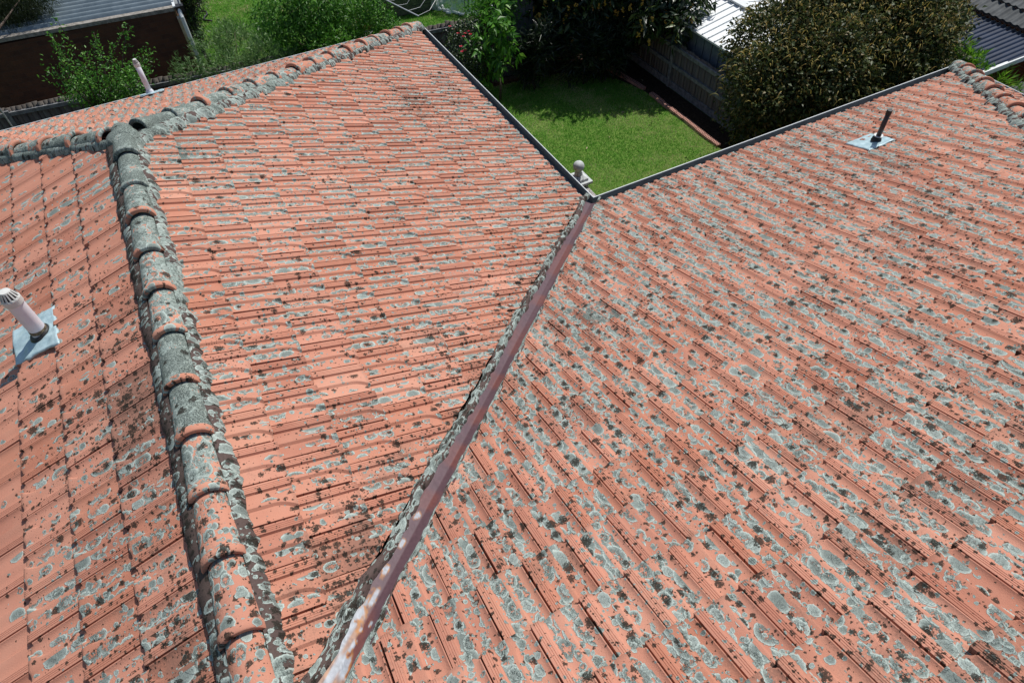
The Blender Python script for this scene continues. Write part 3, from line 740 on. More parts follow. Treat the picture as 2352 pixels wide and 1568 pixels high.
def inframe(P, m=120):
    d = P-CAM; z = d@FW; x = 1176+FPX*(d@RT)/z; y = 784-FPX*(d@UP)/z
    return (x > -m) & (x < 2352+m) & (y > -m*2.5) & (y < 1600)
bark = simple('grey_brown_bark', (.06, .045, .035), (.15, .12, .10), 30, .9, .1, 0, .01)
def limbs(root, base, tips, r0=.06, name='trunk', mat=None, fork=.4, rmin=.006):
    base = np.array(base, float); mb = MB(); tips = [np.array(t, float) for t in tips]; mid = base+(np.mean(tips, 0)-base)*fork; mid[:2] = base[:2]*.7+mid[:2]*.3
    mb.tube([base, (base+mid)/2+rng.normal(0, .02, 3), mid], [r0, r0*.85, r0*.7], 8)
    for t in tips:
        q = (mid+t)/2+rng.normal(0, .08, 3)*np.linalg.norm(t-mid)*.6; mb.tube([mid, q, t], [r0*.5, r0*.3, rmin], 6)
    return mb.build(name, mat or bark, root=root, smooth=True)

M['lf_brown'] = leaf_mat('bronze_green_leaves', (.030, .052, .014), (.075, .105, .028), (.20, .15, .045), .25, .5, .35)
M['lf_shoot'] = leaf_mat('yellow_bronze_new_shoots', (.24, .20, .04), (.36, .29, .07), (.44, .30, .09), .35, .6, .3)
M['lf_loquat'] = leaf_mat('deep_green_large_leaves', (.010, .026, .008), (.022, .055, .014), (.10, .15, .04), .15, .42, .45)
M['lf_green'] = leaf_mat('fresh_green_leaves', (.035, .12, .012), (.085, .26, .024), (.17, .37, .05), .35, .45, .4)
M['lf_peach'] = leaf_mat('mid_green_leaves', (.028, .11, .012), (.07, .23, .022), (.16, .36, .045), .35, .45, .4)
M['lf_grey'] = leaf_mat('grey_green_narrow_leaves', (.045, .11, .028), (.11, .23, .06), (.24, .36, .14), .3, .45, .4)
M['lf_bright'] = leaf_mat('bright_lime_leaves', (.07, .20, .012), (.15, .34, .025), (.25, .44, .05), .4, .35, .5)
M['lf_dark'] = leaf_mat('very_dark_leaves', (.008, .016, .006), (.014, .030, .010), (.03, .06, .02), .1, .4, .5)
M['lf_conifer'] = leaf_mat('dark_conifer_fronds', (.014, .026, .008), (.030, .048, .012), (.20, .22, .03), .2, .6, .3)
M['fruit'] = simple('yellow_orange_fruit', (.42, .24, .03), (.58, .38, .07), 30, .5, .4)
M['petal'] = simple('crimson_petals', (.45, .01, .03), (.62, .03, .07), 40, .5, .3)
M['litter'] = simple('pale_dead_leaf', (.30, .24, .15), (.45, .38, .26), 20, .8, .2)

# 1 the big bronze-green tree ------------------------------------------------
def keep_big(P): 
    y_roof = (P[:, 1] < Y2+.14) & (P[:, 2] < 2.0)
    return ~y_roof & inframe(P)
bl = [(P3(1775, 215, -.95), (.80, .8, .85)), (P3(1800, 120, -.6), (.85, .85, .85)), (P3(1930, 60, -.3), (.95, .95, .95)), (P3(2060, 70, -.25), (.9, .95, .9)), (P3(1890, 185, -.7), (.95, .9, .95)),
      (P3(2050, 150, -.6), (.9, .85, .9)), (P3(1765, 290, -1.6), (.62, .55, .6)), (P3(1980, -30, .0), (1.2, 1.1, 1.0)), (P3(1840, 275, -1.5), (.7, .55, .7)), (P3(2140, 55, -.45), (.52, .5, .6)), (P3(2130, 110, -.8), (.55, .45, .6))]
c0 = np.mean([b[0] for b in bl], 0)
tr = empty('broadleaf_tree', 'large rounded bronze-green tree with arching yellow shoots filling the corner beyond the right-hand gutter', 'tree', (float(c0[0]), float(c0[1]), GZ))
P, d = crown(bl, 14500, .22, 3, (.70, 1.04), .35, keep_big)
Q, A = twigs(P, d, 6, .055, .9); k = keep_big(Q); Q, A = Q[k], A[k]; n = len(Q)
leafobj('crown', Q, A, rng.uniform(.05, .095, n), rng.uniform(.03, .05, n), rng.random(n), M['lf_brown'], tr, .25)
P2, d2 = crown(bl, 2600, .22, 3, (.98, 1.10), .7, keep_big)
mb = MB(); VV_, FF_, RR_ = [], [], []
nb = 0
for p, dd in zip(P2, d2):      # arching young shoots
    h = unit((dd*np.array([1, 1, .3])+rng.normal(0, .6, 3))[None])[0]; L = rng.uniform(.10, .22); m = 6; tt_ = np.linspace(0, 1, m)
    pts = p+np.outer(tt_*L*.75, h)+np.outer(L*.75*(tt_-1.15*tt_**2), [0, 0, 1]); sd_ = np.cross(h, [0, 0, 1]); sd_ /= np.linalg.norm(sd_)+1e-9; wd = .007*(1-.5*tt_)
    for q_, ww in zip(pts, wd): VV_ += [q_-sd_*ww, q_+sd_*ww+np.array([0, 0, .003])]
    FF_ += [(nb+2*i, nb+2*i+1, nb+2*i+3, nb+2*i+2) for i in range(m-1)]; RR_ += [rng.random()]*(2*m); nb += 2*m
me = npmesh('young_shoots', np.array(VV_), np.array(FF_), {'rnd': ('FLOAT', np.array(RR_))}, smooth=False); me.materials.append(M['lf_shoot']); o = D.objects.new('young_shoots', me); COL.objects.link(o); par(o, tr); o['kind'] = 'stuff'
limbs(tr, (c0[0], c0[1], GZ), [b[0] for b in bl], .14, fork=.45)

# 2 loquat with fruit --------------------------------------------------------
bl = [(P3(1265, -35, -.9), (.70, .7, .65)), (P3(1370, -30, -.9), (.85, .85, .8)), (P3(1480, -25, -.9), (.85, .8, .8)), (P3(1575, 0, -1.0), (.48, .5, .5)), (P3(1335, 55, -1.4), (.38, .35, .36)), (P3(1260, 35, -1.3), (.35, .35, .35)), (P3(1430, -110, -.3), (1.2, 1.2, .9)), (P3(1280, -120, -.4), (1.1, 1.1, .9)), (P3(1490, 45, -1.2), (.42, .4, .42)), (P3(1560, 50, -1.2), (.30, .3, .32))]
c0 = P3(1395, 135, GZ)
tr = empty('fruit_tree', 'dark big-leaved tree hung with clusters of yellow fruit, shading the back of the lawn', 'tree', tuple(map(float, c0)))
P, d = crown(bl, 2600, .2, 5, (.6, 1.05), .1); Q, A = twigs(P, d, 4, .07, .8); A[:, 2] -= .35; A = unit(A); n = len(Q)
leafobj('crown', Q, A, rng.uniform(.15, .27, n), rng.uniform(.05, .085, n), rng.random(n)**1.8, M['lf_loquat'], tr, .2)
limbs(tr, c0, [b[0] for b in bl], .12, fork=.35)
P, d = crown(bl, 900, .2, 5, (.93, 1.06), -.3); vis = ((P-CAM)@FW > 0); toc = unit(CAM-P); P = P[(np.sum(toc*d, 1) > .3) & inframe(P, 0)][:85]
for p in P:
    mb = MB(); bm = bmesh.new()
    for q_ in range(rng.integers(5, 10)):
        r = rng.uniform(.017, .024); off = rng.normal(0, .014, 3)+np.array([0, 0, -.013*q_])
        ret = bmesh.ops.create_icosphere(bm, subdivisions=1, radius=r, matrix=Matrix.Translation(Vector(p+off)))
    me = D.meshes.new('fruit_cluster'); bm.to_mesh(me); bm.free(); me.materials.append(M['fruit']); me.polygons.foreach_set('use_smooth', [True]*len(me.polygons))
    o = D.objects.new('fruit_cluster', me); COL.objects.link(o); par(o, tr)

# generic shrub --------------------------------------------------------------
def shrub(name, label, cat, bl, n, per, Ls, Ws, mat, trunk_r=.03, ld=.8, spread=.04, droop=.2, down=0, group=None, shell=(.45, 1.05), lumps=.25, base=None, keep=None, trunk=True):
    c = np.mean([b[0] for b in bl], 0); b0_ = base if base is not None else (c[0], c[1], GZ)
    t = empty(name, label, cat, tuple(map(float, b0_)), group)
    P, d = crown(bl, n, lumps, int(c[0]*7) % 50, shell, .3, keep); Q, A = twigs(P, d, per, spread, ld); A[:, 2] -= down; A = unit(A); m = len(Q)
    leafobj('crown', Q, A, rng.uniform(*Ls, m), rng.uniform(*Ws, m), rng.random(m), mat, t, droop)
    if trunk: limbs(t, b0_, [b[0]+np.array([0, 0, .6*(b[1][2] if hasattr(b[1], '__len__') else b[1])]) for b in bl], trunk_r, fork=.4)
    return t
def gb(px, py, z, r): return (P3(px, py, z), r)
# left side greenery, beyond the far slope (all kept outside the roof)
kp = lambda P: (P[:, 1] > Y1+.18)
shrub('peach_tree', 'bright green peach tree with drooping pointed leaves behind the far roof slope', 'tree',
      [gb(660, 30, -1.0, .62), gb(725, 10, -.8, .70), gb(795, 15, -1.0, .55), gb(690, 90, -1.4, .62), gb(775, 75, -1.5, .52), gb(625, 95, -1.6, .42), gb(610, 40, -1.3, .34), gb(740, 50, -1.1, .5)], 1900, 7, (.07, .13), (.018, .032), M['lf_peach'], .05, .7, .05, .3, .45, keep=kp)
shrub('oleander', 'grey-green narrow-leaved bush between the brick wall and the peach tree', 'bush',
      [gb(490, 125, -1.5, .42), gb(550, 105, -1.5, .48), gb(610, 140, -1.5, .45), gb(440, 175, -1.5, .36), gb(520, 165, -1.6, .42), gb(525, 85, -1.7, .30), gb(665, 155, -1.7, .34), gb(580, 160, -1.6, .4)], 1700, 6, (.07, .12), (.010, .017), M['lf_grey'], .03, 1.1, .03, .1, -.35, keep=kp)
shrub('leafy_bush', 'low vivid green bush hugging the gutter right of the oleander', 'bush',
      [gb(760, 120, -1.5, .5), gb(815, 105, -1.7, .38), gb(700, 140, -1.7, .35), gb(850, 60, -1.6, .35)], 1000, 6, (.06, .10), (.022, .034), M['lf_green'], .03, .9, .04, keep=kp)
shrub('young_tree', 'slender upright young tree with glossy leaves in front of the clothes line', 'tree',
      [gb(862, 45, -1.2, (.16, .16, .5)), gb(885, 50, -1.4, (.18, .18, .45)), gb(905, 62, -1.7, (.14, .14, .3)), gb(835, 28, -1.1, (.16, .16, .35))], 330, 6, (.05, .09), (.022, .034), M['lf_peach'], .02, .8, .03, keep=kp)
# plum: open branches
t = empty('plum_tree', 'sparse plum tree with bare grey twigs in front of the dark brick wall', 'tree', (float(at_y(235, 262, 6.2)[0]), 6.2, GZ))
bs = np.array(at_y(235, 262, 6.2)); mb = MB(); LC, LA = [], []
tw = [(505, 25, 35), (372, 40, 60)]
tips = [(60*4, 30*4), ]
ends = [(285, 68), (300, 60), (130, 45), (110, 75), (225, 85), (215, 30+45), (130, 100), (150, 130), (185, 150), (260, 140), (330, 130), (340, 165), (300, 195), (240, 190), (170, 190), (150, 225), (200, 120), (280, 165), (320, 215), (215, 210), (265, 225), (345, 120), (120, 160)]
for k, (px, py) in enumerate(ends):
    e = at_y(px, py, rng.uniform(5.5, 6.8)); q = (bs+e)/2+rng.normal(0, .10, 3); r0 = .014
    q1 = bs*.75+q*.25; pts = [bs, q, e*.6+q*.4+rng.normal(0, .03, 3), e]; mb.tube(pts, [r0, r0*.7, .005, .003], 5)
    m = 150 if py > 110 else 55
    tt_ = rng.uniform(.45 if py > 110 else .6, 1.02, m)[:, None]; LC.append(q+(e-q)*((tt_-.4)/.6)+rng.normal(0, .10 if py > 110 else .045, (m, 3))); LA.append(unit(rng.normal(0, 1, (m, 3))+np.array([0, 0, .4])))
LC, LA = np.concatenate(LC), np.concatenate(LA); k = LC[:, 1] > Y1+.2; LC, LA = LC[k], LA[k]; m = len(LC)
mb.build('trunk', bark, root=t, smooth=True)
P, d = crown([(at_y(240, 205, 6.2), .36), (at_y(300, 180, 6.0), .28), (at_y(190, 215, 6.2), .28), (at_y(310, 215, 6.0), .25)], 260, .3, 8, (.4, 1.05), .2, kp); Q, A = twigs(P, d, 5, .05, .8)
LC, LA = np.concatenate([LC, Q]), np.concatenate([LA, A]); m = len(LC)
leafobj('crown', LC, LA, rng.uniform(.045, .075, m), rng.uniform(.022, .036, m), rng.random(m), M['lf_peach'], t, .15)
# weeping conifer at the top left corner, close to the viewer
c = P3(10, -10, .6)
t = empty('conifer', 'dark drooping conifer with yellow-green tips hanging over the corrugated roof corner', 'tree', (float(c[0])-3.2, float(c[1])-.2, GZ))
bl = [(P3(10, 0, -.2), (.62, .6, .55)), (P3(45, 20, -.3), (.45, .4, .4)), (P3(-30, 40, -.3), (.6, .5, .5)), (P3(60, -20, .0), (.5, .4, .4))]
P, d = crown(bl, 1500, .3, 4, (.5, 1.05), 0); Q, A = twigs(P, d, 12, .05, .3); A[:, 2] -= 1.2; A = unit(A); m = len(Q)
rr = np.clip(rng.random(m)*.6+vnoise(Q[:, :2], 3, 8)*.55-.1, 0, 1)
leafobj('crown', Q, A, rng.uniform(.06, .12, m), rng.uniform(.006, .012, m), rr, M['lf_conifer'], t, .1)
limbs(t, (c[0]-3.2, c[1]-.2, GZ), [b[0] for b in bl], .12, fork=.5)
shrub('cypress', 'narrow dark cypress growing against the end of the brick garage', 'tree',
      [gb(430, 0, -1.2, (.28, .3, .6)), gb(436, 50, -1.6, (.26, .3, .6)), gb(428, -40, -.8, (.3, .3, .6)), gb(446, 95, -1.9, (.2, .22, .5))], 1600, 8, (.04, .09), (.010, .018), M['lf_dark'], .05, .5, .04, .1, .2)
# sapling with long drooping leaves, roses, dark under-planting
shrub('avocado_tree', 'glossy sapling with long drooping green leaves beside the dark fence left of the lawn', 'tree',
      [gb(1140, 75, -1.1, .42), gb(1115, 120, -1.5, .38), gb(1160, 135, -1.6, .36), gb(1145, 30, -1.0, .34), gb(1130, 165, -1.9, .28), gb(1170, 95, -1.2, .25)], 105, 5, (.15, .25), (.06, .09), M['lf_peach'], .03, .9, .03, .35, .55, shell=(.35, 1.05))
shrub('leafy_climber', 'bright leafy climber over the fence beside the white netting', 'bush',
      [gb(1130, 12, -1.2, .4), gb(1095, 35, -1.3, .28), gb(1160, 0, -1.0, .45), gb(1180, 40, -1.4, .3)], 700, 5, (.05, .09), (.03, .045), M['lf_green'], .02, .8, .05)
rs = shrub('rose_bush', 'dark rose bush dotted with crimson blooms behind the left gutter', 'bush',
      [gb(1055, 100, -1.5, .38), gb(1085, 130, -1.6, .38), gb(1070, 75, -1.4, .3), gb(1095, 165, -1.9, .3)], 620, 5, (.04, .06), (.024, .036), M['lf_loquat'], .02, .7, .05)
for px, py in ((1075, 73), (1068, 78), (1080, 80), (1061, 120), (1067, 117), (1033, 62), (1052, 78), (1063, 85), (1058, 108), (1046, 69)):
    c = P3(px, py, -1.25); bm = bmesh.new()
    for q_ in range(9):
        a = q_*2.4; r = .010+.003*q_; v3 = [bm.verts.new(tuple(c+np.array([math.cos(a+e)*r*f, math.sin(a+e)*r*f, h]))) for e, f, h in ((-.5, .3, 0), (-.6, 1.3, .012), (.6, 1.3, .014), (.5, .3, 0))]; bm.faces.new(v3)
    me = D.meshes.new('flower'); bm.to_mesh(me); bm.free(); me.materials.append(M['petal']); o = D.objects.new('flower', me); COL.objects.link(o); par(o, rs)
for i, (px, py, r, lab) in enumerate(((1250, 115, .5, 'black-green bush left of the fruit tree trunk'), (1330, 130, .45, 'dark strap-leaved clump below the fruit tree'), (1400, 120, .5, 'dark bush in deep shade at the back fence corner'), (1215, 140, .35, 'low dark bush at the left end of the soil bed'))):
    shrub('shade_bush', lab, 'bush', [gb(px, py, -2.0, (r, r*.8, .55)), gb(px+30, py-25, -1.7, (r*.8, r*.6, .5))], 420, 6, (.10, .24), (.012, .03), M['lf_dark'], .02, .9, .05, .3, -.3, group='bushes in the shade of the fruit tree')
# bright plants by the right hip
shrub('frangipani', 'lime-green long-leaved plant poking above the far right gutter corner', 'plant',
      [(P3(2185, 130, -.45), .26), (P3(2220, 150, -.5), .22), (P3(2150, 150, -.6), .22), (P3(2240, 175, -.6), .16), (P3(2120, 168, -.6), .14)], 150, 9, (.10, .17), (.020, .034), M['lf_bright'], .02, 1.2, .02, .15, -.6, keep=lambda P: (P[:, 1] > Y2+.1) | (P[:, 0] > X2+.12))
shrub('spiky_plant', 'small strap-leaved plant beside the gutter near the neighbouring tile roof', 'plant',
      [(P3(2285, 190, -.7), .18), (P3(2310, 215, -.9), .15)], 60, 8, (.12, .22), (.010, .018), M['lf_bright'], .01, 1.5, .02, .2, -.7, keep=lambda P: P[:, 0] > X2+.12)
t = empty('white_flower', 'single white bloom above the right-hand gutter beside the lime-green plant', 'flower', tuple(map(float, P3(2118, 158, -.5))))
mb = MB(); c = P3(2118, 158, -.5)
for a in range(6): e = np.array([math.cos(a*1.05), math.sin(a*1.05), .9]); mb.quad(c, c+e*.03+np.array([.012, 0, 0]), c+e*.065, c+e*.03-np.array([.012, 0, 0]))
mb.build('petals', M['white_metal'], root=t); mb = MB(); mb.tube([c, c-np.array([0, 0, .5])], .006, 6); mb.build('stem', M['lf_bright'], root=t)

# garden pier with ball, coping wall -------------------------------------------
conc = simple('white_painted_concrete', (.42, .45, .45), (.62, .65, .64), 14, .8, .2, 0, .004)
s = NT('terrazzo_coping'); n1 = s.noise(s.obj(), 90, 2, .6); n2 = s.noise(s.obj(), 60, 2, .5)
cc = s.mix(s.step(n1, .42, .56), (.10, .085, .085), (.42, .40, .39)); cc = s.mix(s.step(n2, .58, .62), cc, (.62, .60, .58)); terz = s.bsdf(cc, .8, .2, 0, s.bump(n1, .004, .6))
pc = P3(1328, 404, -1.52); px_, py_ = pc[0], pc[1]
t = empty('garden_pier', 'white concrete garden pier with ball finial on stepped base in the lawn corner', 'pier', (float(px_), float(py_), GZ))
mb = MB(); mb.box((px_, py_, (GZ-1.62)/2), (.26, .26, -GZ-1.62)); bevel(mb.build('shaft', conc, root=t), .008)
mb = MB(); mb.box((px_, py_, -1.595), (.36, .36, .05)); bevel(mb.build('slab', conc, root=t), .01)
mb = MB(); mb.add([(px_+a*.125, py_+b*.125, -1.57) for a, b in ((-1, -1), (1, -1), (1, 1), (-1, 1))]+[(px_+a*.125, py_+b*.125, -1.535) for a, b in ((-1, -1), (1, -1), (1, 1), (-1, 1))]+[(px_+a*.07, py_+b*.07, -1.50) for a, b in ((-1, -1), (1, -1), (1, 1), (-1, 1))],
    [(0, 1, 5, 4), (1, 2, 6, 5), (2, 3, 7, 6), (3, 0, 4, 7), (4, 5, 9, 8), (5, 6, 10, 9), (6, 7, 11, 10), (7, 4, 8, 11), (8, 9, 10, 11)]); bevel(mb.build('pedestal', conc, root=t), .006)
mb = MB(); mb.lathe((px_, py_, -1.51), [(.066, 0), (.062, .05), (.050, .085), (.052, .095), (.040, .10)], 28); mb.build('neck', conc, root=t, smooth=True)
bm = bmesh.new(); bmesh.ops.create_uvsphere(bm, u_segments=40, v_segments=24, radius=.092, matrix=Matrix.Translation((px_, py_, -1.335))); me = D.meshes.new('ball'); bm.to_mesh(me); bm.free(); me.materials.append(conc)
me.polygons.foreach_set('use_smooth', [True]*len(me.polygons)); o = D.objects.new('ball', me); COL.objects.link(o); par(o, t)
mb = MB()
for sg in (-1, 1): mb.tube([(px_+sg*.045-.03, py_-.09, -1.40), (px_+sg*.06-.03, py_-.12, -1.55), (px_+sg*.05-.03, py_-.19, -1.75), (px_-.05, py_-.2, -2.3)], .003, 5)
mb.build('cable', M['black'], root=t)
t = empty('low_wall', 'low garden wall with speckled terrazzo coping running from the pier towards the house corner', 'wall', (float(px_), -1.5, GZ))
mb = MB(); mb.box((px_, (py_-.14+Y2-.3)/2, (GZ-1.72)/2), (.15, py_-.14-Y2+.3, -GZ-1.72)); mb.build('base', bw, root=t)
mb = MB(); mb.box((px_, (py_-.17+Y2-.3)/2, -1.69), (.185, py_-.17-Y2+.3, .06)); bevel(mb.build('coping', terz, root=t), .006)

# brick lawn edging --------------------------------------------------------------
bk = simple('red_brick_with_core_holes', (.40, .20, .16), (.52, .30, .24), 30, .9, .15, 0, .004); hole = simple('core_hole', (.035, .015, .012), (.06, .03, .025))
def brick(i, y, first=None):
    bm = bmesh.new(); L, Wb, Hb = .225, .10, .07
    # top face with round core holes in two rows
    nx, ny, seg = 5, 2, 10; vs = {}
    def gv(x, y_, z): return bm.verts.new((x, y_, z))
    cw, ch = L/nx, Wb/ny
    for a in range(nx):
        for b in range(ny):
            cx, cy = -L/2+cw*(a+.5), -Wb/2+ch*(b+.5); r = .0135
            inn = [gv(cx+r*math.cos(2*math.pi*k/seg+.3), cy+r*math.sin(2*math.pi*k/seg+.3), Hb) for k in range(seg)]
            out = []
            for k in range(seg):
                an = 2*math.pi*k/seg+.3; q = max(abs(math.cos(an))/(cw/2), abs(math.sin(an))/(ch/2)); out.append(gv(cx+math.cos(an)/q, cy+math.sin(an)/q, Hb))
            low = [gv(v_.co.x, v_.co.y, Hb-.03) for v_ in inn]
            for k in range(seg):
                k2 = (k+1) % seg; bm.faces.new((inn[k], out[k], out[k2], inn[k2])); f = bm.faces.new((low[k], inn[k], inn[k2], low[k2])); f.material_index = 1
            f = bm.faces.new(low); f.material_index = 1
    c = [gv(sx*L/2, sy*Wb/2, z) for z in (0, Hb) for sx, sy in ((-1, -1), (1, -1), (1, 1), (-1, 1))]
    for a in range(4): bm.faces.new((c[a], c[(a+1) % 4], c[4+(a+1) % 4], c[4+a]))
    bm.faces.new((c[3], c[2], c[1], c[0])); f = bm.faces.new((c[4], c[5], c[6], c[7])) if False else None
    me = D.meshes.new('edging_brick'); bm.to_mesh(me); bm.free(); me.materials.append(bk); me.materials.append(hole); return me
bme = brick(0, 0); edge_pts = []
y = .60
while y < 2.75: edge_pts.append((9.465+.012*math.sin(y*5), y, math.pi/2+random.uniform(-.03, .03), random.uniform(-.004, .006))); y += .231
y0 = y; a = math.pi/2
x = 9.47
for i in range(18):
    a += .045 if y < 3.9 else .10; x += math.cos(a)*.235; y += math.sin(a)*.235
    if y > 4.7 and x < 8.3: break
    edge_pts.append((x, y, a+random.uniform(-.05, .05), random.uniform(-.01, .0)))
first = None
for i, (bx, by, ba, bz) in enumerate(edge_pts):
    if first is None: o = D.objects.new('edging_brick', bme); first = o
    else: o = first.copy()
    COL.objects.link(o); o.location = (bx, by, GZ-.015+bz); o.rotation_euler = (random.uniform(-.03, .03), 0, ba)
    tag(o, 'red cored brick laid in the row edging the right side of the lawn', 'brick', 'cored bricks edging the lawn')
t = empty('log_edging', 'dark weathered sleeper edging the soil bed left of the fruit tree', 'edging', tuple(map(float, P3(1150, 192, GZ))))
mb = MB(); mb.bar((*P3(1132, 198, GZ)[:2], GZ+.05), (*P3(1192, 184, GZ)[:2], GZ+.05), .11, .10); bevel(mb.build('sleeper', simple('old_sleeper', (.05, .03, .02), (.12, .08, .06), 20, .9, .1, 0, .01), root=t), .01)
for i, (px, py, a, sz) in enumerate(((1348, 340, .7, .09), (1430, 258, .1, .10), (1400, 315, .6, .06), (1475, 318, .8, .06), (1303, 332, .3, .05), (1260, 300, 1.2, .05), (1390, 205, .4, .08), (1290, 195, .9, .07), (1330, 190, .2, .06), (1475, 185, 1.5, .08))):
    c = P3(px, py, GZ+.035); e = np.array([math.cos(a), math.sin(a), 0]); f = np.array([-e[1], e[0], 0]); mb = MB()
    mb.add([c-e*sz/2, c-f*sz*.18+[0, 0, .01], c+e*sz/2, c+f*sz*.18+[0, 0, .012], c+[0, 0, -.004]], [(0, 1, 4), (1, 2, 4), (2, 3, 4), (3, 0, 4)])
    o = mb.build('fallen_leaf', M['litter']); tag(o, 'pale dead leaf lying on the lawn', 'leaf', 'dead leaves scattered over the lawn')

# fences ---------------------------------------------------------------------------
s = NT('weathered_palings'); o_ = s.obj(); v = s.vmath('MULTIPLY', o_, (14, 14, 1.2)); n1 = s.noise(v, 3, 4, .7); n2 = s.noise(o_, 1.5, 2); r_ = s.attr('rnd')
M['paling'] = s.bsdf(s.mix(n1, s.mix(r_, (.075, .065, .058), (.16, .14, .125)), s.mix(n2, (.20, .18, .16), (.24, .21, .185))), .95, .1, 0, s.bump(n1, .004, .8))
def fence(name, label, a, b, ztop, rails, side, group=None, zb=GZ, wd=.105, mat=None, post_every=2.4, plinth=True):
    """paling fence from a to b; rails and posts on the given side"""
    a, b = np.array(a, float), np.array(b, float); L = np.linalg.norm(b-a); t_ = (b-a)/L; nr = np.array([-t_[1], t_[0]])*side
    root = empty(name, label, 'fence', (float(a[0]), float(a[1]), zb), group); n = int(L/(wd*.93)); V, F, R = [], [], []; nb = 0
    for i in range(n):
        c = a+t_*(i+.5)*L/n; zt = ztop+rng.normal(0, .012); o2 = nr*(.008 if i % 2 else -.006); w2 = wd/2*rng.uniform(.93, 1.03)
        for zz in (zb+.1, zt):
            for s1, s2 in ((-1, -1), (1, -1), (1, 1), (-1, 1)): p = c+t_*s1*w2+nr*s2*.007+o2; V.append((p[0], p[1], zz))
        F += [(nb, nb+1, nb+5, nb+4), (nb+1, nb+2, nb+6, nb+5), (nb+2, nb+3, nb+7, nb+6), (nb+3, nb, nb+4, nb+7), (nb+4, nb+5, nb+6, nb+7)]; nb += 8; R += [rng.random()]*8
    me = npmesh('palings', np.array(V), np.array(F), {'rnd': ('FLOAT', np.array(R))}, smooth=False); me.materials.append(mat or M['paling']); o = D.objects.new('palings', me); COL.objects.link(o); par(o, root)
    for z in rails:
        mb = MB(); mb.bar((*(a+nr*.045), z), (*(b+nr*.045), z), .045, .075); o = mb.build('rail', M['railwood'], root=root)
    if plinth: mb = MB(); mb.bar((*(a+nr*.035), zb+.07), (*(b+nr*.035), zb+.07), .03, .15); mb.build('plinth', M['railwood'], root=root)
    k = .3
    while k < L:
        c = a+t_*k+nr*.03; mb = MB(); mb.box((c[0], c[1], (zb+ztop-.05)/2), (.09, .09, ztop-.05-zb), (*t_, 0), (*nr, 0)); mb.build('post', M['railwood'], root=root); k += post_every
    return root
M['railwood'] = simple('grey_rail_timber', (.13, .135, .14), (.25, .26, .27), 12, .9, .15, 0, .004)
fence('paling_fence', 'weathered grey paling fence with three rails along the right side of the lawn', (10.06, 5.6), (10.06, -3.5), -1.64, (-2.1, -1.72), -1)
fence('paling_fence', 'dark shaded paling fence along the back of the garden', (-3.0, 7.25), (10.0, 5.55), -1.50, (-1.62, -2.1), -1)
# grey upright screen panels past the netting
a, b = P3(1158, 32, -1.0), P3(1215, 24, -1.0)
t = empty('garden_screen', 'pale grey vertical-board screen behind the climber at the top edge', 'fence', (float(a[0]), float(a[1]), GZ))
mb = MB()
for i in range(12): c = a+(b-a)*(i+.5)/12*1.6; mb.box((c[0], c[1]+.5, (GZ-.55)/2), (.10, .02, -GZ-.55))
mb.build('boards', simple('pale_grey_boards', (.10, .11, .12), (.16, .17, .18), 12), root=t)

# brick garage, corrugated roof -----------------------------------------------------
zt = -.62; c1 = P3(399, 24, zt); c2 = P3(0, 104, zt); dv = (c2-c1)/np.linalg.norm(c2-c1); c2 = c1+dv*7.0; nb_ = np.array([dv[1], -dv[0], 0.0]); nb_ = nb_ if nb_[1] > 0 else -nb_
t = empty('brick_garage', 'dark brown brick garage with silver corrugated iron roof, wall in shadow', 'garage', (float(c1[0]), float(c1[1]), GZ))
s = NT('dark_brown_brick'); 
s.t.nodes.clear(); D.materials.remove(s.m)
M['gbrick'] = brick_mat('dark_brown_brick', (.105, .048, .030), (.065, .034, .026), (.085, .055, .042), patch=(.14, .065, .038))
mb = MB(); m1, m2 = (c1+c2)/2, 0; mb.bar((*(c1+nb_*.06)[:2], (GZ+zt)/2), (*(c2+nb_*.06)[:2], (GZ+zt)/2), .11, zt-GZ)
e1 = c1+nb_*6.5; mb.bar((*(c1+nb_*.13-dv*(-.06))[:2], (GZ+zt)/2), (*(e1+dv*.06)[:2], (GZ+zt)/2), .11, zt-GZ); mb.build('wall', M['gbrick'], root=t)
# corrugated sheet: ridges run parallel to the wall
nc = 900; pitch = .21; L = 7.0; V = []; yy = np.linspace(.10, 6.4, nc)
for f in (0, .5, 1.0):
    for q_ in yy: p = c1+dv*(L*f-.05)+nb_*q_; V.append((p[0], p[1], zt+.035+.055*math.sin(q_*2*math.pi/pitch)+.13*f))
me = npmesh('corrugated_roof', np.array(V), grid_faces(nc, 3)); M['corr'] = simple('galvanised_corrugated_iron', (.15, .195, .22), (.22, .275, .305), 5, .36, .7, .15); me.materials.append(M['corr'])
bm = bmesh.new(); bm.from_mesh(me)
if sum(f.normal.z for f in bm.faces) < 0: bmesh.ops.reverse_faces(bm, faces=bm.faces)
bm.to_mesh(me); bm.free(); o = D.objects.new('corrugated_roof', me); COL.objects.link(o); par(o, t)
bz = simple('mossy_cement_capping', (.16, .15, .13), (.34, .32, .29), 14, .9, .15, 0, .01)
mb = MB(); mb.bar(tuple(c1-dv*.02+nb_*.05+np.array([0, 0, .02])), tuple(c2+nb_*.05+np.array([0, 0, .15])), .13, .07); mb.build('wall_capping', bz, root=t)
mb = MB(); g0 = c1-dv*.10; g1 = g0+nb_*6.5; mb.bar((*g0[:2], zt-.0), (*g1[:2], zt-.0), .12, .02, 0); mb.bar((*(g0-dv*.06)[:2], zt+.04), (*(g1-dv*.06)[:2], zt+.04), .012, .1); mb.bar((*(g0+dv*.07)[:2], zt+.055), (*(g1+dv*.07)[:2], zt+.055), .05, .03, 1); mb.build('gutter', [M['gutter_in'], M['white_metal']], root=t)
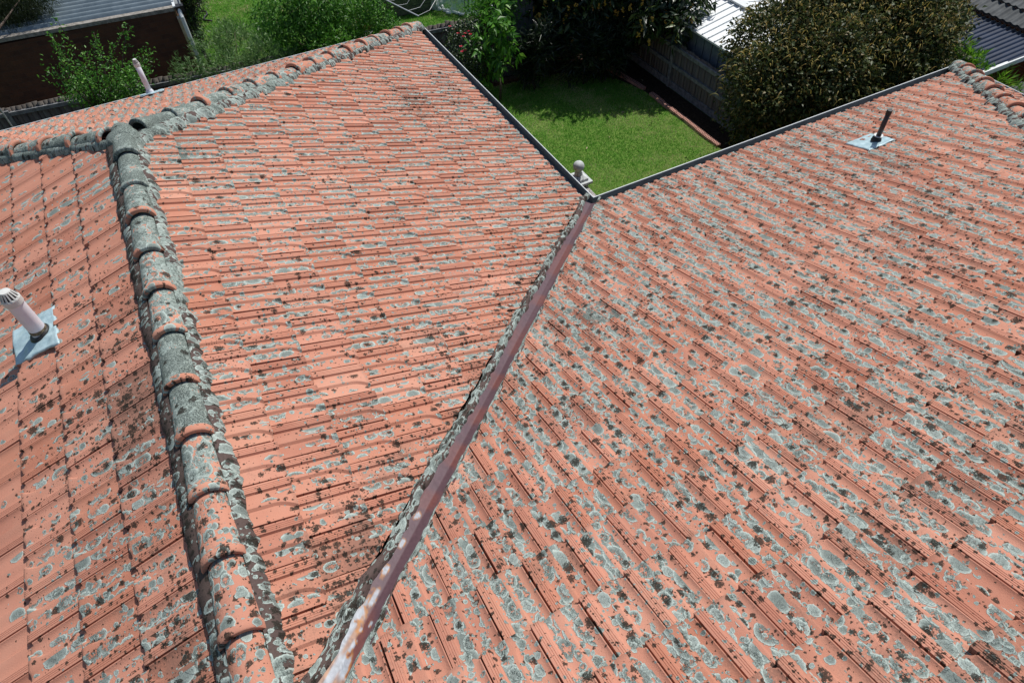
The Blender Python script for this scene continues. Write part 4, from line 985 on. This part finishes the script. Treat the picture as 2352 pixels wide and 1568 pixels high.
mb = MB(); q_ = g0+np.array([0, 0, 0]); mb.tube([(*q_[:2], zt), (*(q_-nb_*.08)[:2], zt-.12), (*(q_-nb_*.08)[:2], GZ)], .04, 10); mb.build('downpipe', M['white_metal'], root=t)
mb = MB(); mb.box((*(g0+nb_*.05-dv*.02)[:2], zt+.0), (.16, .16, .12)); mb.build('rainhead', M['black'], root=t)
p0 = P3(412, 40, -.75); p1 = P3(466, 178, -2.25)
t = empty('leaning_post', 'cream weathered timber prop leaning beside the garage downpipe', 'post', tuple(map(float, p1)))
mb = MB(); mb.bar(tuple(p0), tuple(p1), .09, .09); mb.build('timber', simple('flaking_cream_timber', (.42, .34, .25), (.60, .53, .42), 14, .9, .2, 0, .005), root=t)
a = P3(8, 262, -1.5); t = empty('steel_stake', 'thin blue-grey steel stake at the left edge below the garage wall', 'stake', (float(a[0]), float(a[1]), GZ)); mb = MB(); mb.tube([(a[0], a[1], GZ), (a[0], a[1], -1.25)], .014, 8); mb.build('rod', M['zincstrap'], root=t)

# neighbour's yard --------------------------------------------------------------------
timb = simple('grey_green_sleeper_timber', (.075, .085, .06), (.15, .16, .115), 9, .9, .15, 0, .006)
a, b = P3(868, 46, GZ), P3(1000, 22, GZ); t = empty('raised_bed', 'raised garden bed of weathered grey-green sleepers on the neighbouring lawn', 'garden bed', tuple(map(float, a)))
u_ = (b-a)/np.linalg.norm(b-a); n_ = np.array([-u_[1], u_[0], 0]); Lb = np.linalg.norm(b-a)
for z in (.10, .30, .50):
    for o0, o1 in ((a, b), (a+n_*1.3, b+n_*1.3)): mb = MB(); mb.bar(tuple(o0+[0, 0, z]), tuple(o1+[0, 0, z]), .06, .19); mb.build('board', timb, root=t)
    for o0 in (a, b): mb = MB(); mb.bar(tuple(o0+n_*.03+[0, 0, z]), tuple(o0+n_*1.27+[0, 0, z]), .06, .19); mb.build('board', timb, root=t)
mb = MB(); mb.box(tuple((a+b)/2+n_*.65+[0, 0, .27]), (Lb-.08, 1.2, .5), tuple(u_), tuple(n_)); mb.build('bed_soil', M['soil'], root=t)
shrub('vegetable_patch', 'leafy vegetables growing in the raised bed', 'plant', [((a+b)/2+n_*.6+np.array([0, 0, .62]), (.6, .4, .22)), (a*.7+b*.3+n_*.8+np.array([0, 0, .62]), (.4, .3, .2))], 300, 6, (.06, .12), (.03, .05), M['lf_grey'], .01, base=tuple((a+b)/2+n_*.6+np.array([0, 0, .52])))
M['net'] = simple('white_nylon_netting', (.62, .68, .68), (.75, .80, .79), 20, .8, .1)
t = empty('garden_netting', 'white crop netting draped over plants on thin stakes beside the raised bed', 'netting', tuple(map(float, P3(1060, 30, GZ))))
c = P3(1050, 18, GZ); nn = 46; V = []
u2 = unit((P3(1095, 40, GZ)-P3(1000, 28, GZ))[None])[0]; v2 = np.array([-u2[1], u2[0], 0.]); c0_ = P3(1050, 30, GZ)+v2*.55
for j in range(nn):
    for i in range(nn):
        a_, b_ = (i/(nn-1)-.5)*2, (j/(nn-1)-.5)*2; r = max(abs(a_), abs(b_)); h = .95*(1-np.clip((r-.5)/.45, 0, 1)**1.2)
        w_ = vnoise(np.array([a_*4, b_*4]), 2.0, 3)-.5; p = c0_+u2*a_*(.72+.14*w_)+v2*b_*(.62+.14*w_); V.append((p[0], p[1], GZ+.02+max(0, h+w_*.30*(r < .97)+.05*w_)))
sN = NT('sheer_netting'); bs_ = sN.n('ShaderNodeBsdfPrincipled'); bs_.inputs['Base Color'].default_value = (.66, .76, .75, 1); bs_.inputs['Roughness'].default_value = .8
tp = sN.n('ShaderNodeBsdfTransparent'); mx = sN.n('ShaderNodeMixShader'); nz_ = sN.noise(sN.obj(), 5, 3, .6); sN.t.links.new(sN.step(nz_, .35, .65, .22, .75), mx.inputs[0]); sN.t.links.new(tp.outputs[0], mx.inputs[1]); sN.t.links.new(bs_.outputs[0], mx.inputs[2]); sN.t.links.new(mx.outputs[0], sN.out.inputs[0])
me = npmesh('net', np.array(V), grid_faces(nn, nn)); me.materials.append(sN.m); o = D.objects.new('net', me); COL.objects.link(o); par(o, t)
for k in range(26):   # bunched folds
    an = rng.uniform(0, 6.28); e = np.array([math.cos(an), math.sin(an), 0]); p = c0_+(u2*e[0]*.70+v2*e[1]*.62); q_ = c0_+(u2*e[0]*.45+v2*e[1]*.38)
mb = MB()
for k in range(40):
    an = 2*math.pi*k/40; rr_ = 1+.10*math.sin(k*2.3); mb.tube([c0_+u2*math.cos(an)*.72*rr_+v2*math.sin(an)*.64*rr_+np.array([0, 0, .03]), c0_+u2*math.cos(an+.16)*.72*rr_+v2*math.sin(an+.16)*.64*rr_+np.array([0, 0, .03])], [.045, .03], 6)
mb.build('gathered_hem', M['net'], root=t, smooth=True)
for px, py in ((1072, 64), (1080, 62), (1100, 48)): 
    p = P3(px, py, GZ); mb = MB(); mb.tube([p, p+np.array([0, 0, 1.05])], .010, 6); mb.build('stake', M['black'], root=t)
t = empty('clothes_line', 'grey folding clothes line arms with sagging wires reaching over the neighbouring lawn', 'clothes line', tuple(map(float, P3(900, -60, GZ))))
hub = P3(925, -20, -.85); tip = P3(962, 62 if False else 38, -.95); base = P3(925, -20, GZ)
A1, A2 = P3(865, -10, -.9), P3(962, 38, -.9)
mb = MB(); mb.tube([A1-(A2-A1)*.8, A2], .014, 8); mb.build('arm', M['zincstrap'], root=t)
B1, B2 = P3(870, -30, -.8), P3(1010, -16, -.8)
mb = MB(); mb.tube([B1, B2], .014, 8); mb.build('arm', M['zincstrap'], root=t)
mb = MB(); pp = A1-(A2-A1)*.8; mb.tube([(pp[0], pp[1], GZ), tuple(pp)], .025, 8); mb.build('pole', M['zincstrap'], root=t)
mb = MB()
for f in (.25, .5, .75, .98):
    p = A1+(A2-A1)*f; q_ = B1+(B2-B1)*min(1, f+.1); m_ = (p+q_)/2-np.array([0, 0, .12]); mb.tube([p, m_, q_], .005, 5)
mb.build('line_wires', M['zincstrap'], root=t)
t = empty('garden_hose', 'black hose curling across the neighbouring lawn beside the cypress', 'hose', tuple(map(float, P3(475, 55, GZ))))
pts = [(460, 27), (468, 26), (474, 28), (476, 33), (470, 39), (468, 44), (472, 47), (482, 48), (492, 48)]; mb = MB()
fine_ = []
for i in range(len(pts)-1):
    for f in (0, .5): fine_.append(P3(pts[i][0]*(1-f)+pts[i+1][0]*f, pts[i][1]*(1-f)+pts[i+1][1]*f, GZ+.03))
mb.tube(fine_, .022, 8); mb.build('tube', M['black'], root=t, smooth=True)
t = empty('terracotta_planter', 'small rust-coloured planter box beside the slender young tree', 'planter', tuple(map(float, P3(843, 62, GZ))))
p = P3(843, 62, GZ); rustm = simple('rust_orange_planter', (.34, .14, .06), (.42, .2, .1), 20); mb = MB()
for dx_, dy_, sx_, sy_ in ((0, -.2, .5, .03), (0, .2, .5, .03), (-.25, 0, .03, .43), (.25, 0, .03, .43)): mb.box((p[0]+dx_, p[1]+dy_, GZ+.15), (sx_, sy_, .3))
mb.build('sides', rustm, root=t); mb = MB(); mb.box((p[0], p[1], GZ+.12), (.46, .36, .2)); mb.build('planter_soil', M['soil'], root=t)
sheet('paving', [P3(800, 110, GZ)[:2], P3(850, 98, GZ)[:2], P3(860, 60, GZ)[:2], P3(800, 75, GZ)[:2]], GZ+.004, simple('grey_paving', (.16, .16, .17), (.24, .24, .25), 5))

# white ribbed shed roof beyond the right fence -----------------------------------------
zs = -1.30
ea, eb = P3(1552, 72, zs), P3(1668, 122, zs); ex = max(10.2, (ea[0]+eb[0])/2)
r0_, r1_ = P3(1638, 14, zs+.22), P3(1716, 51, zs+.22); rx = (r0_[0]+r1_[0])/2
t = empty('shed', 'white ribbed metal shed roof glaring in the sun beyond the paling fence', 'shed', (float(ex)+.6, 2.4, GZ))
ya, yb = 4.9, -.35; ex = 10.22; rx = max(rx, ex+1.2); M['shedroof'] = simple('white_zincalume_sheet', (.80, .84, .85), (.88, .91, .92), 5, .45, .5)
def ribbed(name, x0, z0, x1, z1, mat):
    mb = MB(); mb.quad((x0, yb, z0), (x0, ya, z0), (x1, ya, z1), (x1, yb, z1)); y = yb+.05; L_ = math.hypot(x1-x0, z1-z0)
    while y < ya: mb.bar((x0, y, z0+.012), (x1, y, z1+.012), .028, .028); y += .19
    return mb.build(name, mat, root=t)
ribbed('roof_sheet', ex, zs, rx, zs+.22, M['shedroof']); ribbed('roof_sheet', rx+.0, zs+.22, rx+(rx-ex)*1.05, zs+.02, M['shedroof'])
mb = MB(); mb.bar((rx, yb, zs+.255), (rx, ya, zs+.255), .22, .03); mb.build('ridge_flashing', M['white_metal'], root=t)
sw = simple('slate_blue_metal_wall', (.10, .13, .16), (.15, .18, .21), 9, .5, .4)
mb = MB(); mb.bar((ex+.04, yb, (GZ+zs)/2-.02), (ex+.04, ya, (GZ+zs)/2-.02), .02, zs-GZ-.04); mb.bar((rx*2-ex-.1, yb, (GZ+zs)/2-.02), (rx*2-ex-.1, ya, (GZ+zs)/2-.02), .02, zs-GZ-.04)
y = yb
while y < ya: mb.box((ex+.02, y, (GZ+zs)/2-.02), (.025, .05, zs-GZ-.04)); y += .24
mb.build('wall', sw, root=t); mb = MB(); mb.bar((ex-.0, yb, zs-.02), (ex-.0, ya, zs-.02), .05, .035); mb.build('eave_flashing', M['white_metal'], root=t)

# neighbouring house: dark tiles, navy corrugated patio roof ------------------------------
slate = simple('charcoal_concrete_tile', (.045, .052, .056), (.095, .105, .110), 6, .75, .3, 0, .004)
t = empty('neighbouring_house', 'neighbouring house with charcoal tiled roof and navy corrugated patio roof at the top right', 'house', (14.5, -2.0, GZ))
zp = -.38; e1, e2 = P3(2229, 28, zp), P3(2351, 74, zp); xe = (e1[0]+e2[0])/2
def wavy_roof(name, O, ud, us, gauge, wid, rows, cols, amp, mat, lift=.035):
    O, ud, us = map(lambda a: np.array(a, float), (O, ud, us)); nn_ = np.cross(ud, us); nn_ = nn_ if nn_[2] > 0 else -nn_; m = 8; Vs, Fs = [], []; nb = 0
    for r in range(rows):
        u = np.arange(cols*m+1)/m; off = .5*(r % 2); h = amp*(.5+.5*np.sin((u+off)*2*math.pi))**1.5
        for vv_, hh in ((0.0, lift-.035), (0, lift), (gauge, 0.0)):
            jj = rng.normal(0, .0015, len(u)); Vs.append(O+np.outer(u*wid, ud)+us*(r*gauge+vv_+.004)+np.outer(h+hh+jj*0, nn_))
        F = grid_faces(len(u), 3); Fs.append(F+nb); nb += 3*len(u)
    me = npmesh(name, np.concatenate(Vs), np.concatenate(Fs)); me.materials.append(mat)
    bm = bmesh.new(); bm.from_mesh(me)
    if sum(f.normal.z for f in bm.faces) < 0: bmesh.ops.reverse_faces(bm, faces=bm.faces)
    bm.to_mesh(me); bm.free(); me.set_sharp_from_angle(angle=math.radians(40)); o = D.objects.new(name, me); COL.objects.link(o); par(o, t); return o
wavy_roof('tiled_roof', (xe, 6.0, zp+.03), (0, -1, 0), (math.cos(.38), 0, math.sin(.38)), .34, .135, 10, 90, .026, slate)
# patio roof: troughed sheet, ribs running along X
M['navy'] = simple('navy_corrugated_sheet', (.008, .017, .040), (.016, .030, .065), 4, .5, .2)
yl_ = P3(2310, 146, zp-.08)[1]; nc = 700; yy = np.linspace(yl_, 1.6, nc); V = []
for f in (0, 1.0):
    for q_ in yy: V.append((xe-1.7+1.75*f, q_, zp-.10+.08*f+.018*max(-.3, math.sin(q_*2*math.pi/.095))))
me = npmesh('patio_roof', np.array(V), grid_faces(nc, 2)); me.materials.append(M['navy'])
bm = bmesh.new(); bm.from_mesh(me)
if sum(f.normal.z for f in bm.faces) < 0: bmesh.ops.reverse_faces(bm, faces=bm.faces)
bm.to_mesh(me); bm.free(); o = D.objects.new('patio_roof', me); COL.objects.link(o); par(o, t)
g0, g1 = P3(2268, 163, zp-.08), P3(2400, 112, zp-.08); mb = MB(); yg = (g0[1]+g1[1])/2
mb.bar((g0[0]-.3, yg-.02, zp-.09), (g1[0]+2, yg-.02, zp-.04), .10, .02); mb.bar((g0[0]-.3, yg-.07, zp-.06), (g1[0]+2, yg-.07, zp-.01), .02, .08); mb.build('gutter', M['white_metal'], root=t)
lz = zp-.42
wavy_roof('tiled_roof', (g0[0]-.6, yg-.15, lz), (1, 0, 0), (0, -math.cos(.3), math.sin(.3)), .30, .18, 5, 30, .03, slate, .02) if False else None
o1 = P3(2262, 186, lz)
wavy_roof('tiled_roof', (o1[0]-.25, yg-.22, lz-.0), (1, 0, 0), (0, -math.cos(.02), math.sin(.02)*-1), .30, .19, 9, 26, .028, slate, .022)
mb = MB(); mb.box((xe+1.6, 1.5, (GZ+zp)/2-.1), (2.4, 9.0, zp-GZ-.1)); mb.build('wall', bw, root=t)
mb = MB()
for y in (yl_+.1, 1.0, 4.2): mb.box((xe-2.6, y, (GZ+zp)/2-.08), (.09, .09, zp-GZ-.1))
mb.build('patio_post', M['white_metal'], root=t) if False else None
for y in (yl_+.1, -.6, 1.4):
    mb = MB(); mb.box((xe-1.5, y, (GZ+zp)/2-.08), (.09, .09, zp-GZ-.1)); mb.build('patio_post', M['white_metal'], root=t)
